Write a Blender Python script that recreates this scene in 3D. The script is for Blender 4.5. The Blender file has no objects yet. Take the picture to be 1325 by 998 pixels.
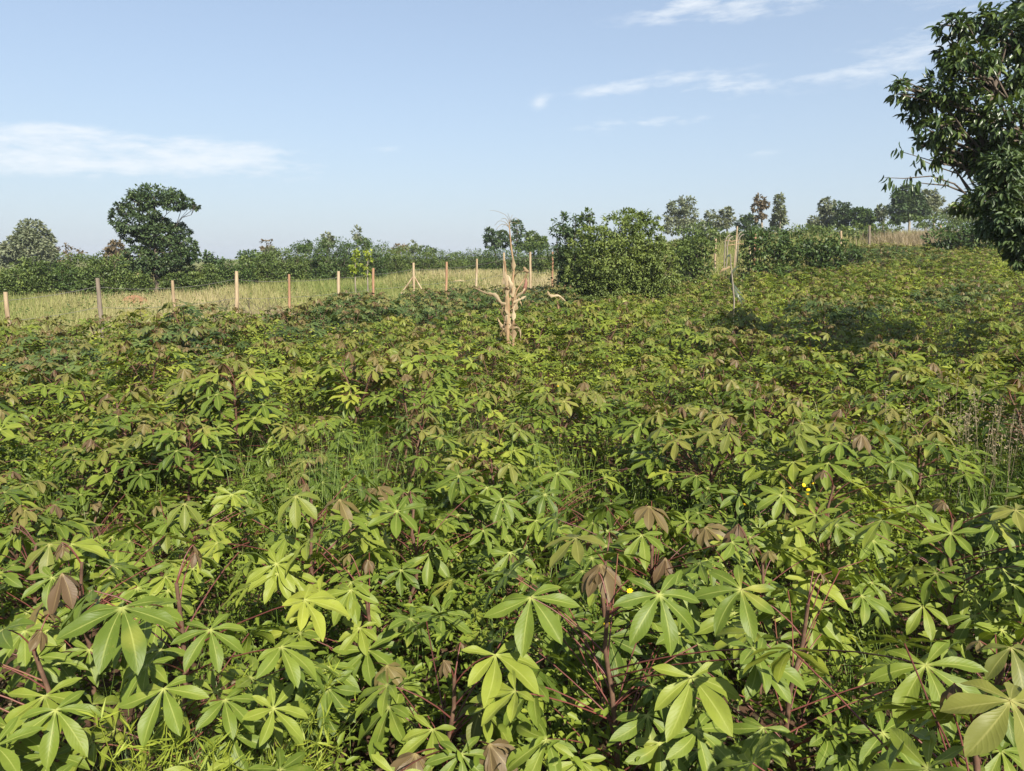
import bpy, math, random
import numpy as np
from mathutils import Vector, Matrix

rng = np.random.default_rng(7)
random.seed(7)
scene = bpy.context.scene
COL = scene.collection
R = math.radians
# ------------------------------------------------------------------ camera model
W, H, F = 1325.0, 998.0, 993.0
EYE, PITCH = 1.6, R(9.4)
cp, sp = math.cos(PITCH), math.sin(PITCH)

def ray(px, py):
    a = (px - W/2)/F; b = -(py - H/2)/F
    return np.array([a, cp + b*sp, -sp + b*cp])

def P(px, py, d):
    """point seen at a photo pixel at ground distance d (metres along +Y)"""
    r = ray(px, py)
    return np.array([0, 0, EYE]) + r*(d/r[1])

def to_px(p):
    x, y, z = p[0], p[1], p[2]-EYE
    dep = y*cp - z*sp; up = y*sp + z*cp
    if dep < .05: return (-9999, -9999, dep)
    return (W/2 + x/dep*F, H/2 - up/dep*F, dep)

def ss(a, b, x):
    t = np.clip((np.asarray(x, float)-a)/(b-a), 0, 1)
    return t*t*(3-2*t)

def ground(x, y):
    x = np.asarray(x, float); y = np.asarray(y, float)
    h = -0.10*ss(-2, -9, x)*ss(2, 12, y)
    h = h + 0.65*ss(24, 48, y)
    h = h + ss(0, 16, x)*(1.25*ss(6, 34, y) + 1.0*ss(33, 50, y))
    h = h + 0.035*np.sin(x*1.7+y*.6)*np.sin(y*1.3-x*.4) + 0.02*np.sin(x*4.1+1)*np.sin(y*3.7)
    return h

# ------------------------------------------------------------------ tagging
def tag(o, label=None, cat=None, group=None, kind=None):
    if label: o['label'] = label
    if cat: o['category'] = cat
    if group: o['group'] = group
    if kind: o['kind'] = kind
    return o

def empty(name, loc, rz=0):
    o = bpy.data.objects.new(name, None); COL.objects.link(o)
    o.location = [float(v) for v in loc]; o.rotation_euler = (0, 0, rz); o.empty_display_size = .1
    return o

# ------------------------------------------------------------------ mesh gathering
class MB:
    def __init__(self): self.V = []; self.F = {3: [], 4: []}; self.M = {3: [], 4: []}; self.A = []; self.n = 0
    def add(self, V, F, A=None, mi=0):
        V = np.asarray(V, float); F = np.asarray(F, int)
        self.V.append(V); k = F.shape[1]
        self.F[k].append(F+self.n); self.M[k].append(np.full(len(F), mi))
        if A is None: A = np.zeros((len(V), 4))
        self.A.append(A); self.n += len(V)
        return self
    def addmb(self, other, mat=None, mi=None, tint=None):
        V, fs, A = other.arr()
        if mat is not None: V = V@mat[:3, :3].T + mat[:3, 3]
        A = A.copy()
        if tint is not None: A[:, 2] = np.clip(A[:, 2] + tint, 0, 1)
        self.V.append(V); self.A.append(A)
        for k in (3, 4):
            if len(fs[k][0]):
                self.F[k].append(fs[k][0]+self.n); self.M[k].append(fs[k][1] if mi is None else np.full(len(fs[k][0]), mi))
        self.n += len(V)
    def arr(self):
        V = np.concatenate(self.V) if self.V else np.zeros((0, 3))
        A = np.concatenate(self.A) if self.A else np.zeros((0, 4))
        fs = {k: ((np.concatenate(self.F[k]), np.concatenate(self.M[k])) if self.F[k] else (np.zeros((0, k), int), np.zeros(0, int))) for k in (3, 4)}
        return V, fs, A
    def mesh(self, name, mats, origin=None, smooth=True):
        V, fs, A = self.arr()
        if origin is not None: V = V-np.asarray(origin, float)
        me = bpy.data.meshes.new(name)
        f3, f4 = fs[3][0], fs[4][0]
        me.vertices.add(len(V)); me.vertices.foreach_set('co', V.astype(np.float32).ravel())
        nl = f3.size+f4.size
        me.loops.add(nl); me.loops.foreach_set('vertex_index', np.concatenate([f3.ravel(), f4.ravel()]).astype(np.int32))
        me.polygons.add(len(f3)+len(f4))
        st = np.concatenate([np.arange(len(f3))*3, f3.size+np.arange(len(f4))*4]).astype(np.int32)
        me.polygons.foreach_set('loop_start', st)
        me.polygons.foreach_set('material_index', np.concatenate([fs[3][1], fs[4][1]]).astype(np.int32))
        me.polygons.foreach_set('use_smooth', np.full(len(f3)+len(f4), smooth))
        at = me.attributes.new('lc', 'FLOAT_COLOR', 'POINT'); at.data.foreach_set('color', A.astype(np.float32).ravel())
        for m in (mats if isinstance(mats, (list, tuple)) else [mats]): me.materials.append(m)
        me.update(calc_edges=True)
        return me
    def build(self, name, mats, parent=None, origin=None, smooth=True):
        o = bpy.data.objects.new(name, self.mesh(name, mats, origin, smooth)); COL.objects.link(o)
        if parent is not None: o.parent = parent
        elif origin is not None: o.location = [float(v) for v in origin]
        return o

def norm(a): return a/np.maximum(np.linalg.norm(a, axis=-1, keepdims=True), 1e-9)

def tube(mb, pts, rad, n=6, mi=0, tint=.5, cap=True):
    pts = np.asarray(pts, float); rad = np.broadcast_to(np.asarray(rad, float), (len(pts),))
    T = norm(np.gradient(pts, axis=0))
    ref = np.array([0., 0, 1]) if abs(T[0][2]) < .9 else np.array([1., 0, 0])
    V = []
    for p, t, r in zip(pts, T, rad):
        a = norm(np.cross(t, ref)); b = np.cross(t, a); ref = np.cross(a, t) if abs(np.dot(ref, t)) > .95 else ref
        ang = np.arange(n)*2*math.pi/n
        V.append(p + r*(np.cos(ang)[:, None]*a + np.sin(ang)[:, None]*b))
    V = np.concatenate(V); k = len(pts)
    i, j = np.meshgrid(np.arange(k-1), np.arange(n), indexing='ij')
    F_ = np.stack([i*n+j, i*n+(j+1) % n, (i+1)*n+(j+1) % n, (i+1)*n+j], -1).reshape(-1, 4)
    A = np.zeros((len(V), 4)); A[:, 0] = np.repeat(np.linspace(0, 1, k), n); A[:, 2] = tint; A[:, 3] = 0
    mb.add(V, F_, A, mi)
    if cap:
        for s in (0, k-1):
            c = pts[s]; VV = np.vstack([V[s*n:(s+1)*n], c])
            f = np.stack([np.arange(n), (np.arange(n)+1) % n, np.full(n, n)], -1)
            A2 = np.zeros((n+1, 4)); A2[:, 2] = tint; A2[:, 0] = s/max(k-1, 1); A2[:, 1] = 1
            mb.add(VV, f, A2, mi)

def jitter_line(a, b, k, amt, g=rng, sag=0):
    a = np.asarray(a, float); b = np.asarray(b, float)
    t = np.linspace(0, 1, k)[:, None]
    p = a+(b-a)*t + g.normal(0, amt, (k, 3))*np.sin(t*math.pi)
    p[:, 2] -= (sag*np.sin(t*math.pi))[:, 0]
    return p

# ------------------------------------------------------------------ small leaves (vectorised)
DIA_V = np.array([[0, 0, 0], [.5, .5, .08], [1, 0, -.06], [.5, -.5, .08]]); DIA_F = np.array([[0, 1, 2, 3]])
HEX_V = np.array([[0, 0, 0], [.28, .42, .1], [.66, .38, .04], [1.02, 0, -.16], [.66, -.38, .04], [.28, -.42, .1], [.45, 0, -.02]])
HEX_F = np.array([[0, 6, 3, 2], [3, 6, 0, 5]])
HEX_V = np.array([[0, 0, 0], [.25, .42, .12], [.65, .4, .06], [1.02, 0, -.18], [.65, -.4, .06], [.25, -.42, .12], [.48, 0, .0]])
HEX_F = np.array([[0, 6, 2, 1], [6, 3, 2, 6], [0, 5, 4, 6], [6, 4, 3, 6]])
HEX_F3 = np.array([[6, 3, 2], [6, 4, 3]]); HEX_F4 = np.array([[0, 6, 2, 1], [0, 5, 4, 6]])

def leaves(mb, pos, tip, nrm, length, width, tint, hexa=False, mi=0, extra=0.):
    pos = np.asarray(pos); N = len(pos)
    X = norm(tip); Z = norm(nrm - X*np.sum(nrm*X, -1, keepdims=True)); Y = np.cross(Z, X)
    T = HEX_V if hexa else DIA_V
    L = np.broadcast_to(length, (N,))[:, None]; Wd = np.broadcast_to(width, (N,))[:, None]
    V = pos[:, None] + T[None, :, 0, None]*X[:, None]*L[:, None] + T[None, :, 1, None]*Y[:, None]*Wd[:, None] + T[None, :, 2, None]*Z[:, None]*L[:, None]
    k = len(T)
    A = np.zeros((N, k, 4)); A[..., 0] = T[:, 0]; A[..., 1] = np.abs(T[:, 1])*2; A[..., 2] = np.broadcast_to(tint, (N,))[:, None]; A[..., 3] = np.broadcast_to(extra, (N,))[:, None]
    off = (np.arange(N)*k)[:, None, None]
    if hexa:
        base = mb.n
        mb.V.append(V.reshape(-1, 3)); mb.A.append(A.reshape(-1, 4)); mb.n += N*k
        for fk, FF in ((3, HEX_F3), (4, HEX_F4)):
            ff = (FF[None]+off).reshape(-1, fk); mb.F[fk].append(ff+base); mb.M[fk].append(np.full(len(ff), mi))
    else:
        mb.add(V.reshape(-1, 3), (DIA_F[None]+off).reshape(-1, 4), A.reshape(-1, 4), mi)

def rdir(n, g=rng): return norm(g.normal(0, 1, (n, 3)))

def clumps(mb, blobs, n_clump, per, size, g=rng, clump_r=.22, droop=.3, hexa=False, mi=0, aspect=.5, spread=1., shell=.55, flat=.6, tint0=.5):
    """foliage: blobs = list of (centre, (rx,ry,rz)); leaf clumps spread through each blob, denser near its surface"""
    vol = np.array([r[0]*r[2] for c, r in blobs]); vol = vol/vol.sum()
    for (c, r), v in zip(blobs, vol):
        m = max(3, int(n_clump*v))
        d = rdir(m, g); rad = shell+(1-shell)*g.random((m, 1))**.6
        rad = np.where(g.random((m, 1)) < .25, g.random((m, 1))**.5, rad)
        cen = c + d*rad*np.asarray(r)*(1+g.normal(0, .08, (m, 1)))
        ct = np.clip(tint0 + g.normal(0, .2, m), 0, 1)
        q = rdir(m*per, g)*(g.random((m*per, 1))**.5)*clump_r*min(1.5, max(r[0], r[2]))*np.array([1, 1, flat])
        pos = np.repeat(cen, per, 0)+q
        out = norm(np.repeat(d, per, 0)+norm(q+1e-6)*.7)
        tip = out*.8+rdir(m*per, g)*.7*spread; tip[:, 2] -= droop
        nr = rdir(m*per, g)*.7+np.array([0, 0, .9])+out*.4
        s = size*g.uniform(.65, 1.25, m*per)
        leaves(mb, pos, tip, nr, s, s*aspect, np.clip(np.repeat(ct, per)+g.normal(0, .12, m*per), 0, 1), hexa, mi)

# ------------------------------------------------------------------ materials
def new_mat(name):
    m = bpy.data.materials.new(name); m.use_nodes = True
    nt = m.node_tree; nt.nodes.clear()
    return m, nt
def nd(nt, t, **kw):
    n = nt.nodes.new(t)
    for k, v in kw.items():
        if k == 'i':
            for a, b in v.items(): n.inputs[a].default_value = b
        else: setattr(n, k, v)
    return n
def math_(nt, op, a, b=None, clamp=False):
    n = nd(nt, 'ShaderNodeMath', operation=op, use_clamp=clamp)
    for i, v in enumerate((a, b)):
        if v is None: continue
        if isinstance(v, (int, float)): n.inputs[i].default_value = v
        else: nt.links.new(v, n.inputs[i])
    return n.outputs[0]
def mixc(nt, f, a, b, blend='MIX'):
    n = nd(nt, 'ShaderNodeMix', data_type='RGBA', blend_type=blend)
    for s, v in ((n.inputs[0], f), (n.inputs[6], a), (n.inputs[7], b)):
        if isinstance(v, (int, float)): s.default_value = v
        elif isinstance(v, tuple): s.default_value = (*v, 1) if len(v) == 3 else v
        else: nt.links.new(v, s)
    return n.outputs[2]
def ramp(nt, fac, stops):
    n = nd(nt, 'ShaderNodeValToRGB'); nt.links.new(fac, n.inputs[0])
    e = n.color_ramp.elements
    while len(e) > 1: e.remove(e[-1])
    e[0].position, e[0].color = stops[0][0], (*stops[0][1], 1)
    for p, c in stops[1:]:
        x = e.new(p); x.color = (*c, 1)
    return n.outputs[0]
def noise(nt, scale, detail=3, vec=None, rough=.55):
    n = nd(nt, 'ShaderNodeTexNoise', i={'Scale': scale, 'Detail': detail, 'Roughness': rough})
    if vec is not None: nt.links.new(vec, n.inputs['Vector'])
    return n.outputs[0]

def leaf_surface(nt, col, trans=.3, rough=.5, spec=.4, transcol=None, bump=None):
    p = nd(nt, 'ShaderNodeBsdfPrincipled', i={'Roughness': rough, 'Specular IOR Level': spec})
    nt.links.new(col, p.inputs['Base Color'])
    t = nd(nt, 'ShaderNodeBsdfTranslucent')
    tc = mixc(nt, 1.0, col, transcol or (1.5, 1.45, .6), 'MULTIPLY')
    nt.links.new(tc, t.inputs[0])
    if bump is not None: nt.links.new(bump, p.inputs['Normal'])
    mx = nd(nt, 'ShaderNodeMixShader', i={0: trans})
    nt.links.new(p.outputs[0], mx.inputs[1]); nt.links.new(t.outputs[0], mx.inputs[2])
    o = nd(nt, 'ShaderNodeOutputMaterial'); nt.links.new(mx.outputs[0], o.inputs[0])

def cassava_mat(name, g0, g1, g2, bronze=(.100, .062, .036), olive=(.150, .130, .038)):
    m, nt = new_mat(name)
    at = nd(nt, 'ShaderNodeAttribute', attribute_name='lc')
    sx = nd(nt, 'ShaderNodeSeparateColor'); nt.links.new(at.outputs['Color'], sx.inputs[0])
    u, v, tint, br = sx.outputs[0], sx.outputs[1], sx.outputs[2], at.outputs['Alpha']
    oi = nd(nt, 'ShaderNodeObjectInfo')
    geo = nd(nt, 'ShaderNodeNewGeometry')
    big = noise(nt, 1.1, 2, geo.outputs['Position'])
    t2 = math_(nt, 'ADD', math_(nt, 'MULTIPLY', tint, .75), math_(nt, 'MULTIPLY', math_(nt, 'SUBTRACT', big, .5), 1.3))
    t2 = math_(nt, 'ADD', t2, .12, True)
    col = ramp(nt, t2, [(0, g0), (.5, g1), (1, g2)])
    nz = noise(nt, 60, 2, geo.outputs['Position'])
    col = mixc(nt, math_(nt, 'MULTIPLY', nz, .35), col, (.5, .5, .5), 'MULTIPLY')
    sp = noise(nt, 130, 3, geo.outputs['Position'], .7)
    col = mixc(nt, math_(nt, 'MULTIPLY', math_(nt, 'SUBTRACT', sp, .62, True), 5, True), col, (.20, .17, .05))
    yl = noise(nt, 5.5, 1, geo.outputs['Position'])
    col = mixc(nt, math_(nt, 'MULTIPLY', math_(nt, 'SUBTRACT', yl, .68, True), 6, True), col, (.27, .27, .05))
    bc = ramp(nt, br, [(0, g1), (.45, olive), (1, bronze)])
    col = mixc(nt, math_(nt, 'MULTIPLY', br, 1.6, True), col, bc)
    # midrib, hub and side veins of the leaf itself
    av = math_(nt, 'ABSOLUTE', math_(nt, 'SUBTRACT', math_(nt, 'MULTIPLY', v, 2), 1))
    rib = math_(nt, 'SUBTRACT', 1, math_(nt, 'MULTIPLY', av, 9), True)
    rib = math_(nt, 'MULTIPLY', rib, math_(nt, 'SUBTRACT', 1.0, math_(nt, 'MULTIPLY', u, .8)))
    hub = math_(nt, 'SUBTRACT', 1.2, math_(nt, 'MULTIPLY', u, 9), True)
    ribs = math_(nt, 'MULTIPLY', math_(nt, 'MAXIMUM', rib, hub), .75)
    col = mixc(nt, ribs, col, mixc(nt, br, (.38, .40, .12), (.30, .22, .10)))
    ph = math_(nt, 'SUBTRACT', math_(nt, 'MULTIPLY', u, 70), math_(nt, 'MULTIPLY', av, 14))
    vein = math_(nt, 'POWER', math_(nt, 'ABSOLUTE', math_(nt, 'SINE', math_(nt, 'MULTIPLY', ph, .5))), 8)
    bmp = nd(nt, 'ShaderNodeBump', i={'Strength': .16, 'Distance': .0012}); nt.links.new(vein, bmp.inputs['Height'])
    col = mixc(nt, math_(nt, 'MULTIPLY', vein, -.0), col, (.2, .25, .08))
    leaf_surface(nt, col, .28, .48, .24, bump=bmp.outputs[0])
    return m

def foliage_mat(name, stops, trans=.25, rough=.55, spec=.3, nscale=1.5, tc=None):
    m, nt = new_mat(name)
    at = nd(nt, 'ShaderNodeAttribute', attribute_name='lc')
    sx = nd(nt, 'ShaderNodeSeparateColor'); nt.links.new(at.outputs['Color'], sx.inputs[0])
    geo = nd(nt, 'ShaderNodeNewGeometry')
    nz = noise(nt, nscale, 3, geo.outputs['Position'])
    f = math_(nt, 'ADD', math_(nt, 'MULTIPLY', sx.outputs[2], .7), math_(nt, 'MULTIPLY', math_(nt, 'SUBTRACT', nz, .5), .9))
    f = math_(nt, 'ADD', f, .15, True)
    leaf_surface(nt, ramp(nt, f, stops), trans, rough, spec, tc)
    return m

def solid_mat(name, stops, scale=8, rough=.85, vstretch=None, bump=.3, bd=.01):
    m, nt = new_mat(name)
    tc = nd(nt, 'ShaderNodeTexCoord')
    mp = nd(nt, 'ShaderNodeMapping'); nt.links.new(tc.outputs['Object'], mp.inputs[0])
    if vstretch: mp.inputs['Scale'].default_value = vstretch
    nz = noise(nt, scale, 5, mp.outputs[0], .65)
    col = ramp(nt, nz, stops)
    p = nd(nt, 'ShaderNodeBsdfPrincipled', i={'Roughness': rough, 'Specular IOR Level': .2})
    nt.links.new(col, p.inputs['Base Color'])
    b = nd(nt, 'ShaderNodeBump', i={'Strength': bump, 'Distance': bd}); nt.links.new(nz, b.inputs['Height']); nt.links.new(b.outputs[0], p.inputs['Normal'])
    o = nd(nt, 'ShaderNodeOutputMaterial'); nt.links.new(p.outputs[0], o.inputs[0])
    return m

M = {}
M['cas'] = cassava_mat('cassava_leaf', (.042, .076, .010), (.125, .172, .023), (.285, .312, .044))
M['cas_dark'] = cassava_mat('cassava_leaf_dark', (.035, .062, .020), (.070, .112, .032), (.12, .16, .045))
M['petiole'] = foliage_mat('petiole', [(0, (.06, .018, .015)), (.6, (.13, .04, .03)), (1, (.20, .13, .05))], .05, .45, .4)
M['stem'] = solid_mat('cassava_stem', [(.3, (.055, .03, .02)), (.6, (.12, .07, .045)), (.8, (.16, .12, .08))], 30, .7, bd=.003)
M['weed'] = foliage_mat('weed_leaf', [(0, (.06, .10, .012)), (.5, (.16, .21, .025)), (1, (.30, .34, .045))], .35, .5, .3, .8)
M['grass'] = foliage_mat('green_grass', [(0, (.05, .10, .015)), (.5, (.11, .17, .03)), (1, (.24, .27, .08))], .3, .5, .3, .8)
M['drygrass'] = foliage_mat('meadow_grass', [(0, (.12, .165, .04)), (.35, (.23, .235, .085)), (.65, (.31, .275, .14)), (1, (.34, .28, .18))], .3, .7, .2, .22)
M['pinkgrass'] = foliage_mat('seeding_grass', [(0, (.19, .155, .10)), (1, (.32, .26, .18))], .3, .7, .2, .5)
M['yellow'] = foliage_mat('yellow_petal', [(0, (.75, .50, .01)), (1, (.85, .62, .02))], .2, .5, .2)
M['tree_dark'] = foliage_mat('dark_tree_leaf', [(0, (.022, .042, .016)), (.5, (.045, .075, .026)), (1, (.09, .125, .038))], .18, .5, .35, .5)
M['tree_near'] = foliage_mat('glossy_tree_leaf', [(0, (.022, .042, .014)), (.5, (.045, .075, .02)), (.85, (.10, .14, .03)), (1, (.2, .22, .05))], .22, .38, .5, .9)
M['bush'] = foliage_mat('bush_leaf', [(0, (.045, .07, .02)), (.5, (.085, .125, .032)), (1, (.17, .21, .055))], .25, .5, .3, .7)
M['bushl'] = foliage_mat('light_bush_leaf', [(0, (.05, .078, .02)), (.5, (.11, .15, .035)), (1, (.20, .24, .06))], .28, .5, .3, .9)
M['bush_dk'] = foliage_mat('dark_bush_leaf', [(0, (.026, .048, .014)), (.5, (.052, .09, .022)), (1, (.12, .165, .04))], .22, .5, .3, .7)
M['euca'] = foliage_mat('eucalyptus_leaf', [(0, (.07, .09, .05)), (.5, (.13, .15, .085)), (1, (.2, .21, .13))], .2, .6, .2, .4)
M['brownleaf'] = foliage_mat('brown_leaf', [(0, (.08, .06, .035)), (1, (.20, .16, .10))], .2, .6, .2, .4)
M['yl'] = foliage_mat('yellow_green_leaf', [(0, (.14, .20, .02)), (1, (.32, .36, .05))], .35, .5, .2, .6)
M['bark'] = solid_mat('bark', [(.3, (.05, .04, .03)), (.7, (.14, .11, .085))], 12, .9, (1, 1, .25), .6, .02)
M['palebark'] = solid_mat('pale_bark', [(.3, (.12, .10, .08)), (.7, (.28, .24, .19))], 10, .9, (1, 1, .3), .4, .01)
M['post'] = solid_mat('peeled_post_wood', [(.3, (.18, .125, .075)), (.5, (.30, .225, .14)), (.62, (.37, .30, .20)), (.7, (.20, .15, .10))], 14, .8, (1, 1, .12), .4, .004)
M['postred'] = solid_mat('reddish_post_wood', [(.3, (.20, .105, .06)), (.7, (.33, .20, .12))], 14, .8, (1, 1, .12), .4, .004)
M['postdark'] = solid_mat('weathered_post_wood', [(.3, (.10, .08, .06)), (.7, (.22, .18, .14))], 14, .85, (1, 1, .12), .5, .004)
M['wire'] = solid_mat('fence_wire', [(.3, (.10, .09, .08)), (.7, (.2, .19, .18))], 40, .6)
M['maize_dry'] = solid_mat('dry_maize_stalk', [(.25, (.10, .05, .03)), (.5, (.24, .155, .085)), (.8, (.34, .26, .16))], 9, .75, (1, 1, .3), .4, .004)
M['maize_leaf'] = foliage_mat('dry_maize_leaf', [(0, (.10, .06, .035)), (.45, (.27, .195, .11)), (1, (.46, .38, .25))], .25, .7, .2, 6, (1.1, 1, .8))
M['maize_green'] = foliage_mat('green_maize_leaf', [(0, (.035, .05, .03)), (1, (.07, .09, .045))], .15, .4, .5, 6)
M['husk'] = foliage_mat('purple_husk', [(0, (.16, .07, .055)), (1, (.30, .16, .11))], .15, .6, .2, 6)

# ground
def ground_mat():
    m, nt = new_mat('field_soil')
    geo = nd(nt, 'ShaderNodeNewGeometry')
    pos = geo.outputs['Position']
    a = noise(nt, 2.2, 8, pos, .7); b = noise(nt, .12, 3, pos); c = noise(nt, 25, 4, pos, .7)
    soil = ramp(nt, a, [(.3, (.030, .018, .011)), (.55, (.075, .042, .026)), (.8, (.13, .085, .055))])
    soil = mixc(nt, math_(nt, 'MULTIPLY', c, .5), soil, (.05, .032, .02))
    gr = ramp(nt, a, [(.3, (.07, .09, .025)), (.6, (.17, .17, .06)), (.8, (.27, .22, .11))])
    sx = nd(nt, 'ShaderNodeSeparateXYZ'); nt.links.new(pos, sx.inputs[0])
    # field ends along the fence line and the far edge
    e = math_(nt, 'SUBTRACT', sx.outputs[1], math_(nt, 'MULTIPLY', sx.outputs[0], 1.668))
    fz = math_(nt, 'MULTIPLY', math_(nt, 'SUBTRACT', e, 25.6), .8, True)
    fy = math_(nt, 'MULTIPLY', math_(nt, 'SUBTRACT', sx.outputs[1], 35), .6, True)
    f = math_(nt, 'MAXIMUM', fz, fy)
    col = mixc(nt, f, soil, gr)
    p = nd(nt, 'ShaderNodeBsdfPrincipled', i={'Roughness': .95, 'Specular IOR Level': .1})
    nt.links.new(col, p.inputs['Base Color'])
    bn = nd(nt, 'ShaderNodeBump', i={'Strength': .8, 'Distance': .05}); nt.links.new(a, bn.inputs['Height']); nt.links.new(bn.outputs[0], p.inputs['Normal'])
    o = nd(nt, 'ShaderNodeOutputMaterial'); nt.links.new(p.outputs[0], o.inputs[0])
    return m
M['ground'] = ground_mat()

# ------------------------------------------------------------------ terrain
def axis(lo, hi, fine_lo, fine_hi, step):
    a = list(np.arange(fine_lo, fine_hi, step)); s = step; x = fine_lo
    while x > lo: s *= 1.25; x -= s; a.insert(0, x)
    s = step; x = a[-1]
    while x < hi: s *= 1.25; x += s; a.append(x)
    return np.array(a)
gx = axis(-700, 700, -24, 34, .3); gy = axis(-60, 900, -4, 58, .3)
XX, YY = np.meshgrid(gx, gy); ZZ = ground(XX, YY)
nx, ny = len(gx), len(gy)
i, j = np.meshgrid(np.arange(ny-1), np.arange(nx-1), indexing='ij')
GF = np.stack([i*nx+j, i*nx+j+1, (i+1)*nx+j+1, (i+1)*nx+j], -1).reshape(-1, 4)
g = MB().add(np.stack([XX, YY, ZZ], -1).reshape(-1, 3), GF).build('ground', M['ground'])
tag(g, 'dark reddish brown soil under the crop, turning to rough grassland beyond the fence', 'ground', kind='structure')

# ------------------------------------------------------------------ cassava leaf templates
def lobe(mb, L, Wd, ang, pitch, droop, fold, seg, ac, tint, br, g):
    t = np.linspace(0, 1, seg+1); s = np.linspace(-1, 1, ac+1)
    T_, S_ = np.meshgrid(t, s, indexing='ij')
    w = Wd*np.sin(math.pi*np.clip(T_**1.5, 0, 1))**.9*(1-.12*T_) + .0012*(1-T_)
    a = pitch+droop*T_            # bends down towards the tip
    dt = L/seg
    ap = pitch+droop*t; cx = np.concatenate([[0], np.cumsum(np.cos(ap[:-1])*dt)]); cz = np.concatenate([[0], np.cumsum(-np.sin(ap[:-1])*dt)])
    bend = g.normal(0, .12)
    x = cx[:, None]+0*S_; z = cz[:, None]+fold*np.abs(S_)*w
    z = z+.03*L*np.sin(T_*11+g.random()*6)*np.abs(S_)*(w/Wd)
    y = S_*w*.5*2 + bend*L*T_**2
    x = x + np.sin(a)*fold*np.abs(S_)*w*.6
    ca, sa = math.cos(ang), math.sin(ang)
    V = np.stack([x*ca-y*sa, x*sa+y*ca, z], -1).reshape(-1, 3)
    A = np.stack([T_, S_*.5+.5, np.full_like(T_, tint), np.full_like(T_, br)], -1).reshape(-1, 4)
    n = ac+1; i, j = np.meshgrid(np.arange(seg), np.arange(ac), indexing='ij')
    mb.add(V, np.stack([i*n+j, (i+1)*n+j, (i+1)*n+j+1, i*n+j+1], -1).reshape(-1, 4), A)

def palmate(n, L, mean_pitch, droop, br, seg, ac, g, tint=None):
    """one palmate cassava leaf, hub at the origin, middle lobe along +X"""
    mb = MB(); tint = g.uniform(.25, .8) if tint is None else tint
    spread = R(g.uniform(128, 152)) if n >= 7 else R(g.uniform(95, 120))
    for k in range(n):
        q = (k-(n-1)/2)/((n-1)/2)
        a = q*spread+g.normal(0, .05)
        l = L*(1-.42*abs(q)**1.6)*g.uniform(.93, 1.07)
        lobe(mb, l, l*(g.uniform(.142, .176) if br < .2 else g.uniform(.175, .215)), a, mean_pitch+g.normal(0, .10)-.06*abs(q), droop*g.uniform(.7, 1.3), g.uniform(.15, .42), seg, ac, tint+g.normal(0, .05), br, g)
    return mb

def leafset(seg, ac, g, count=5):
    d = {}
    d['mature'] = [palmate(int(g.choice([6, 7, 7, 8])), .138, g.uniform(-.2, .12), g.uniform(.35, .75), 0, seg, ac, g) for _ in range(count)]
    d['olive'] = [palmate(int(g.choice([5, 6, 7])), .115, g.uniform(.05, .45), g.uniform(.35, .7), g.uniform(.25, .5), seg, ac, g) for _ in range(count)]
    d['bronze'] = [palmate(int(g.choice([5, 6])), .11, g.uniform(.35, .85), g.uniform(.3, .5), g.uniform(.6, 1), seg, ac, g) for _ in range(count)]
    return d
gl = np.random.default_rng(11)
HI = leafset(9, 4, gl, 7); MID = leafset(5, 2, gl, 5); LO = leafset(3, 2, gl, 4)

def basis(hub, out, tilt, roll, s):
    """matrix placing a leaf: middle lobe towards out (horizontal unit), tipped down by tilt"""
    o = np.array([out[0], out[1], 0.]); o = o/np.linalg.norm(o)
    X = o*math.cos(tilt)+np.array([0, 0, -math.sin(tilt)])
    Zv = np.array([0, 0, 1.])*math.cos(tilt)+o*math.sin(tilt)
    Y = np.cross(Zv, X)
    c, sn = math.cos(roll), math.sin(roll)
    Y2 = Y*c+Zv*sn; Z2 = Zv*c-Y*sn
    m = np.eye(4); m[:3, 0] = X*s; m[:3, 1] = Y2*s; m[:3, 2] = Z2*s; m[:3, 3] = hub
    return m

def petiole_pts(a, hub, g, up=.03):
    a = np.asarray(a); hub = np.asarray(hub); m = (a+hub)/2+np.array([0, 0, up])+g.normal(0, .006, 3)
    t = np.linspace(0, 1, 5)[:, None]
    return a*(1-t)**2+2*m*t*(1-t)+hub*t**2

def stem_path(Hh, g, lean=.05):
    k = 6; t = np.linspace(0, 1, k)
    d = g.normal(0, lean, 2)
    p = np.stack([d[0]*t+g.normal(0, .008, k), d[1]*t+g.normal(0, .008, k), Hh*t-.04], -1)
    return p

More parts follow.
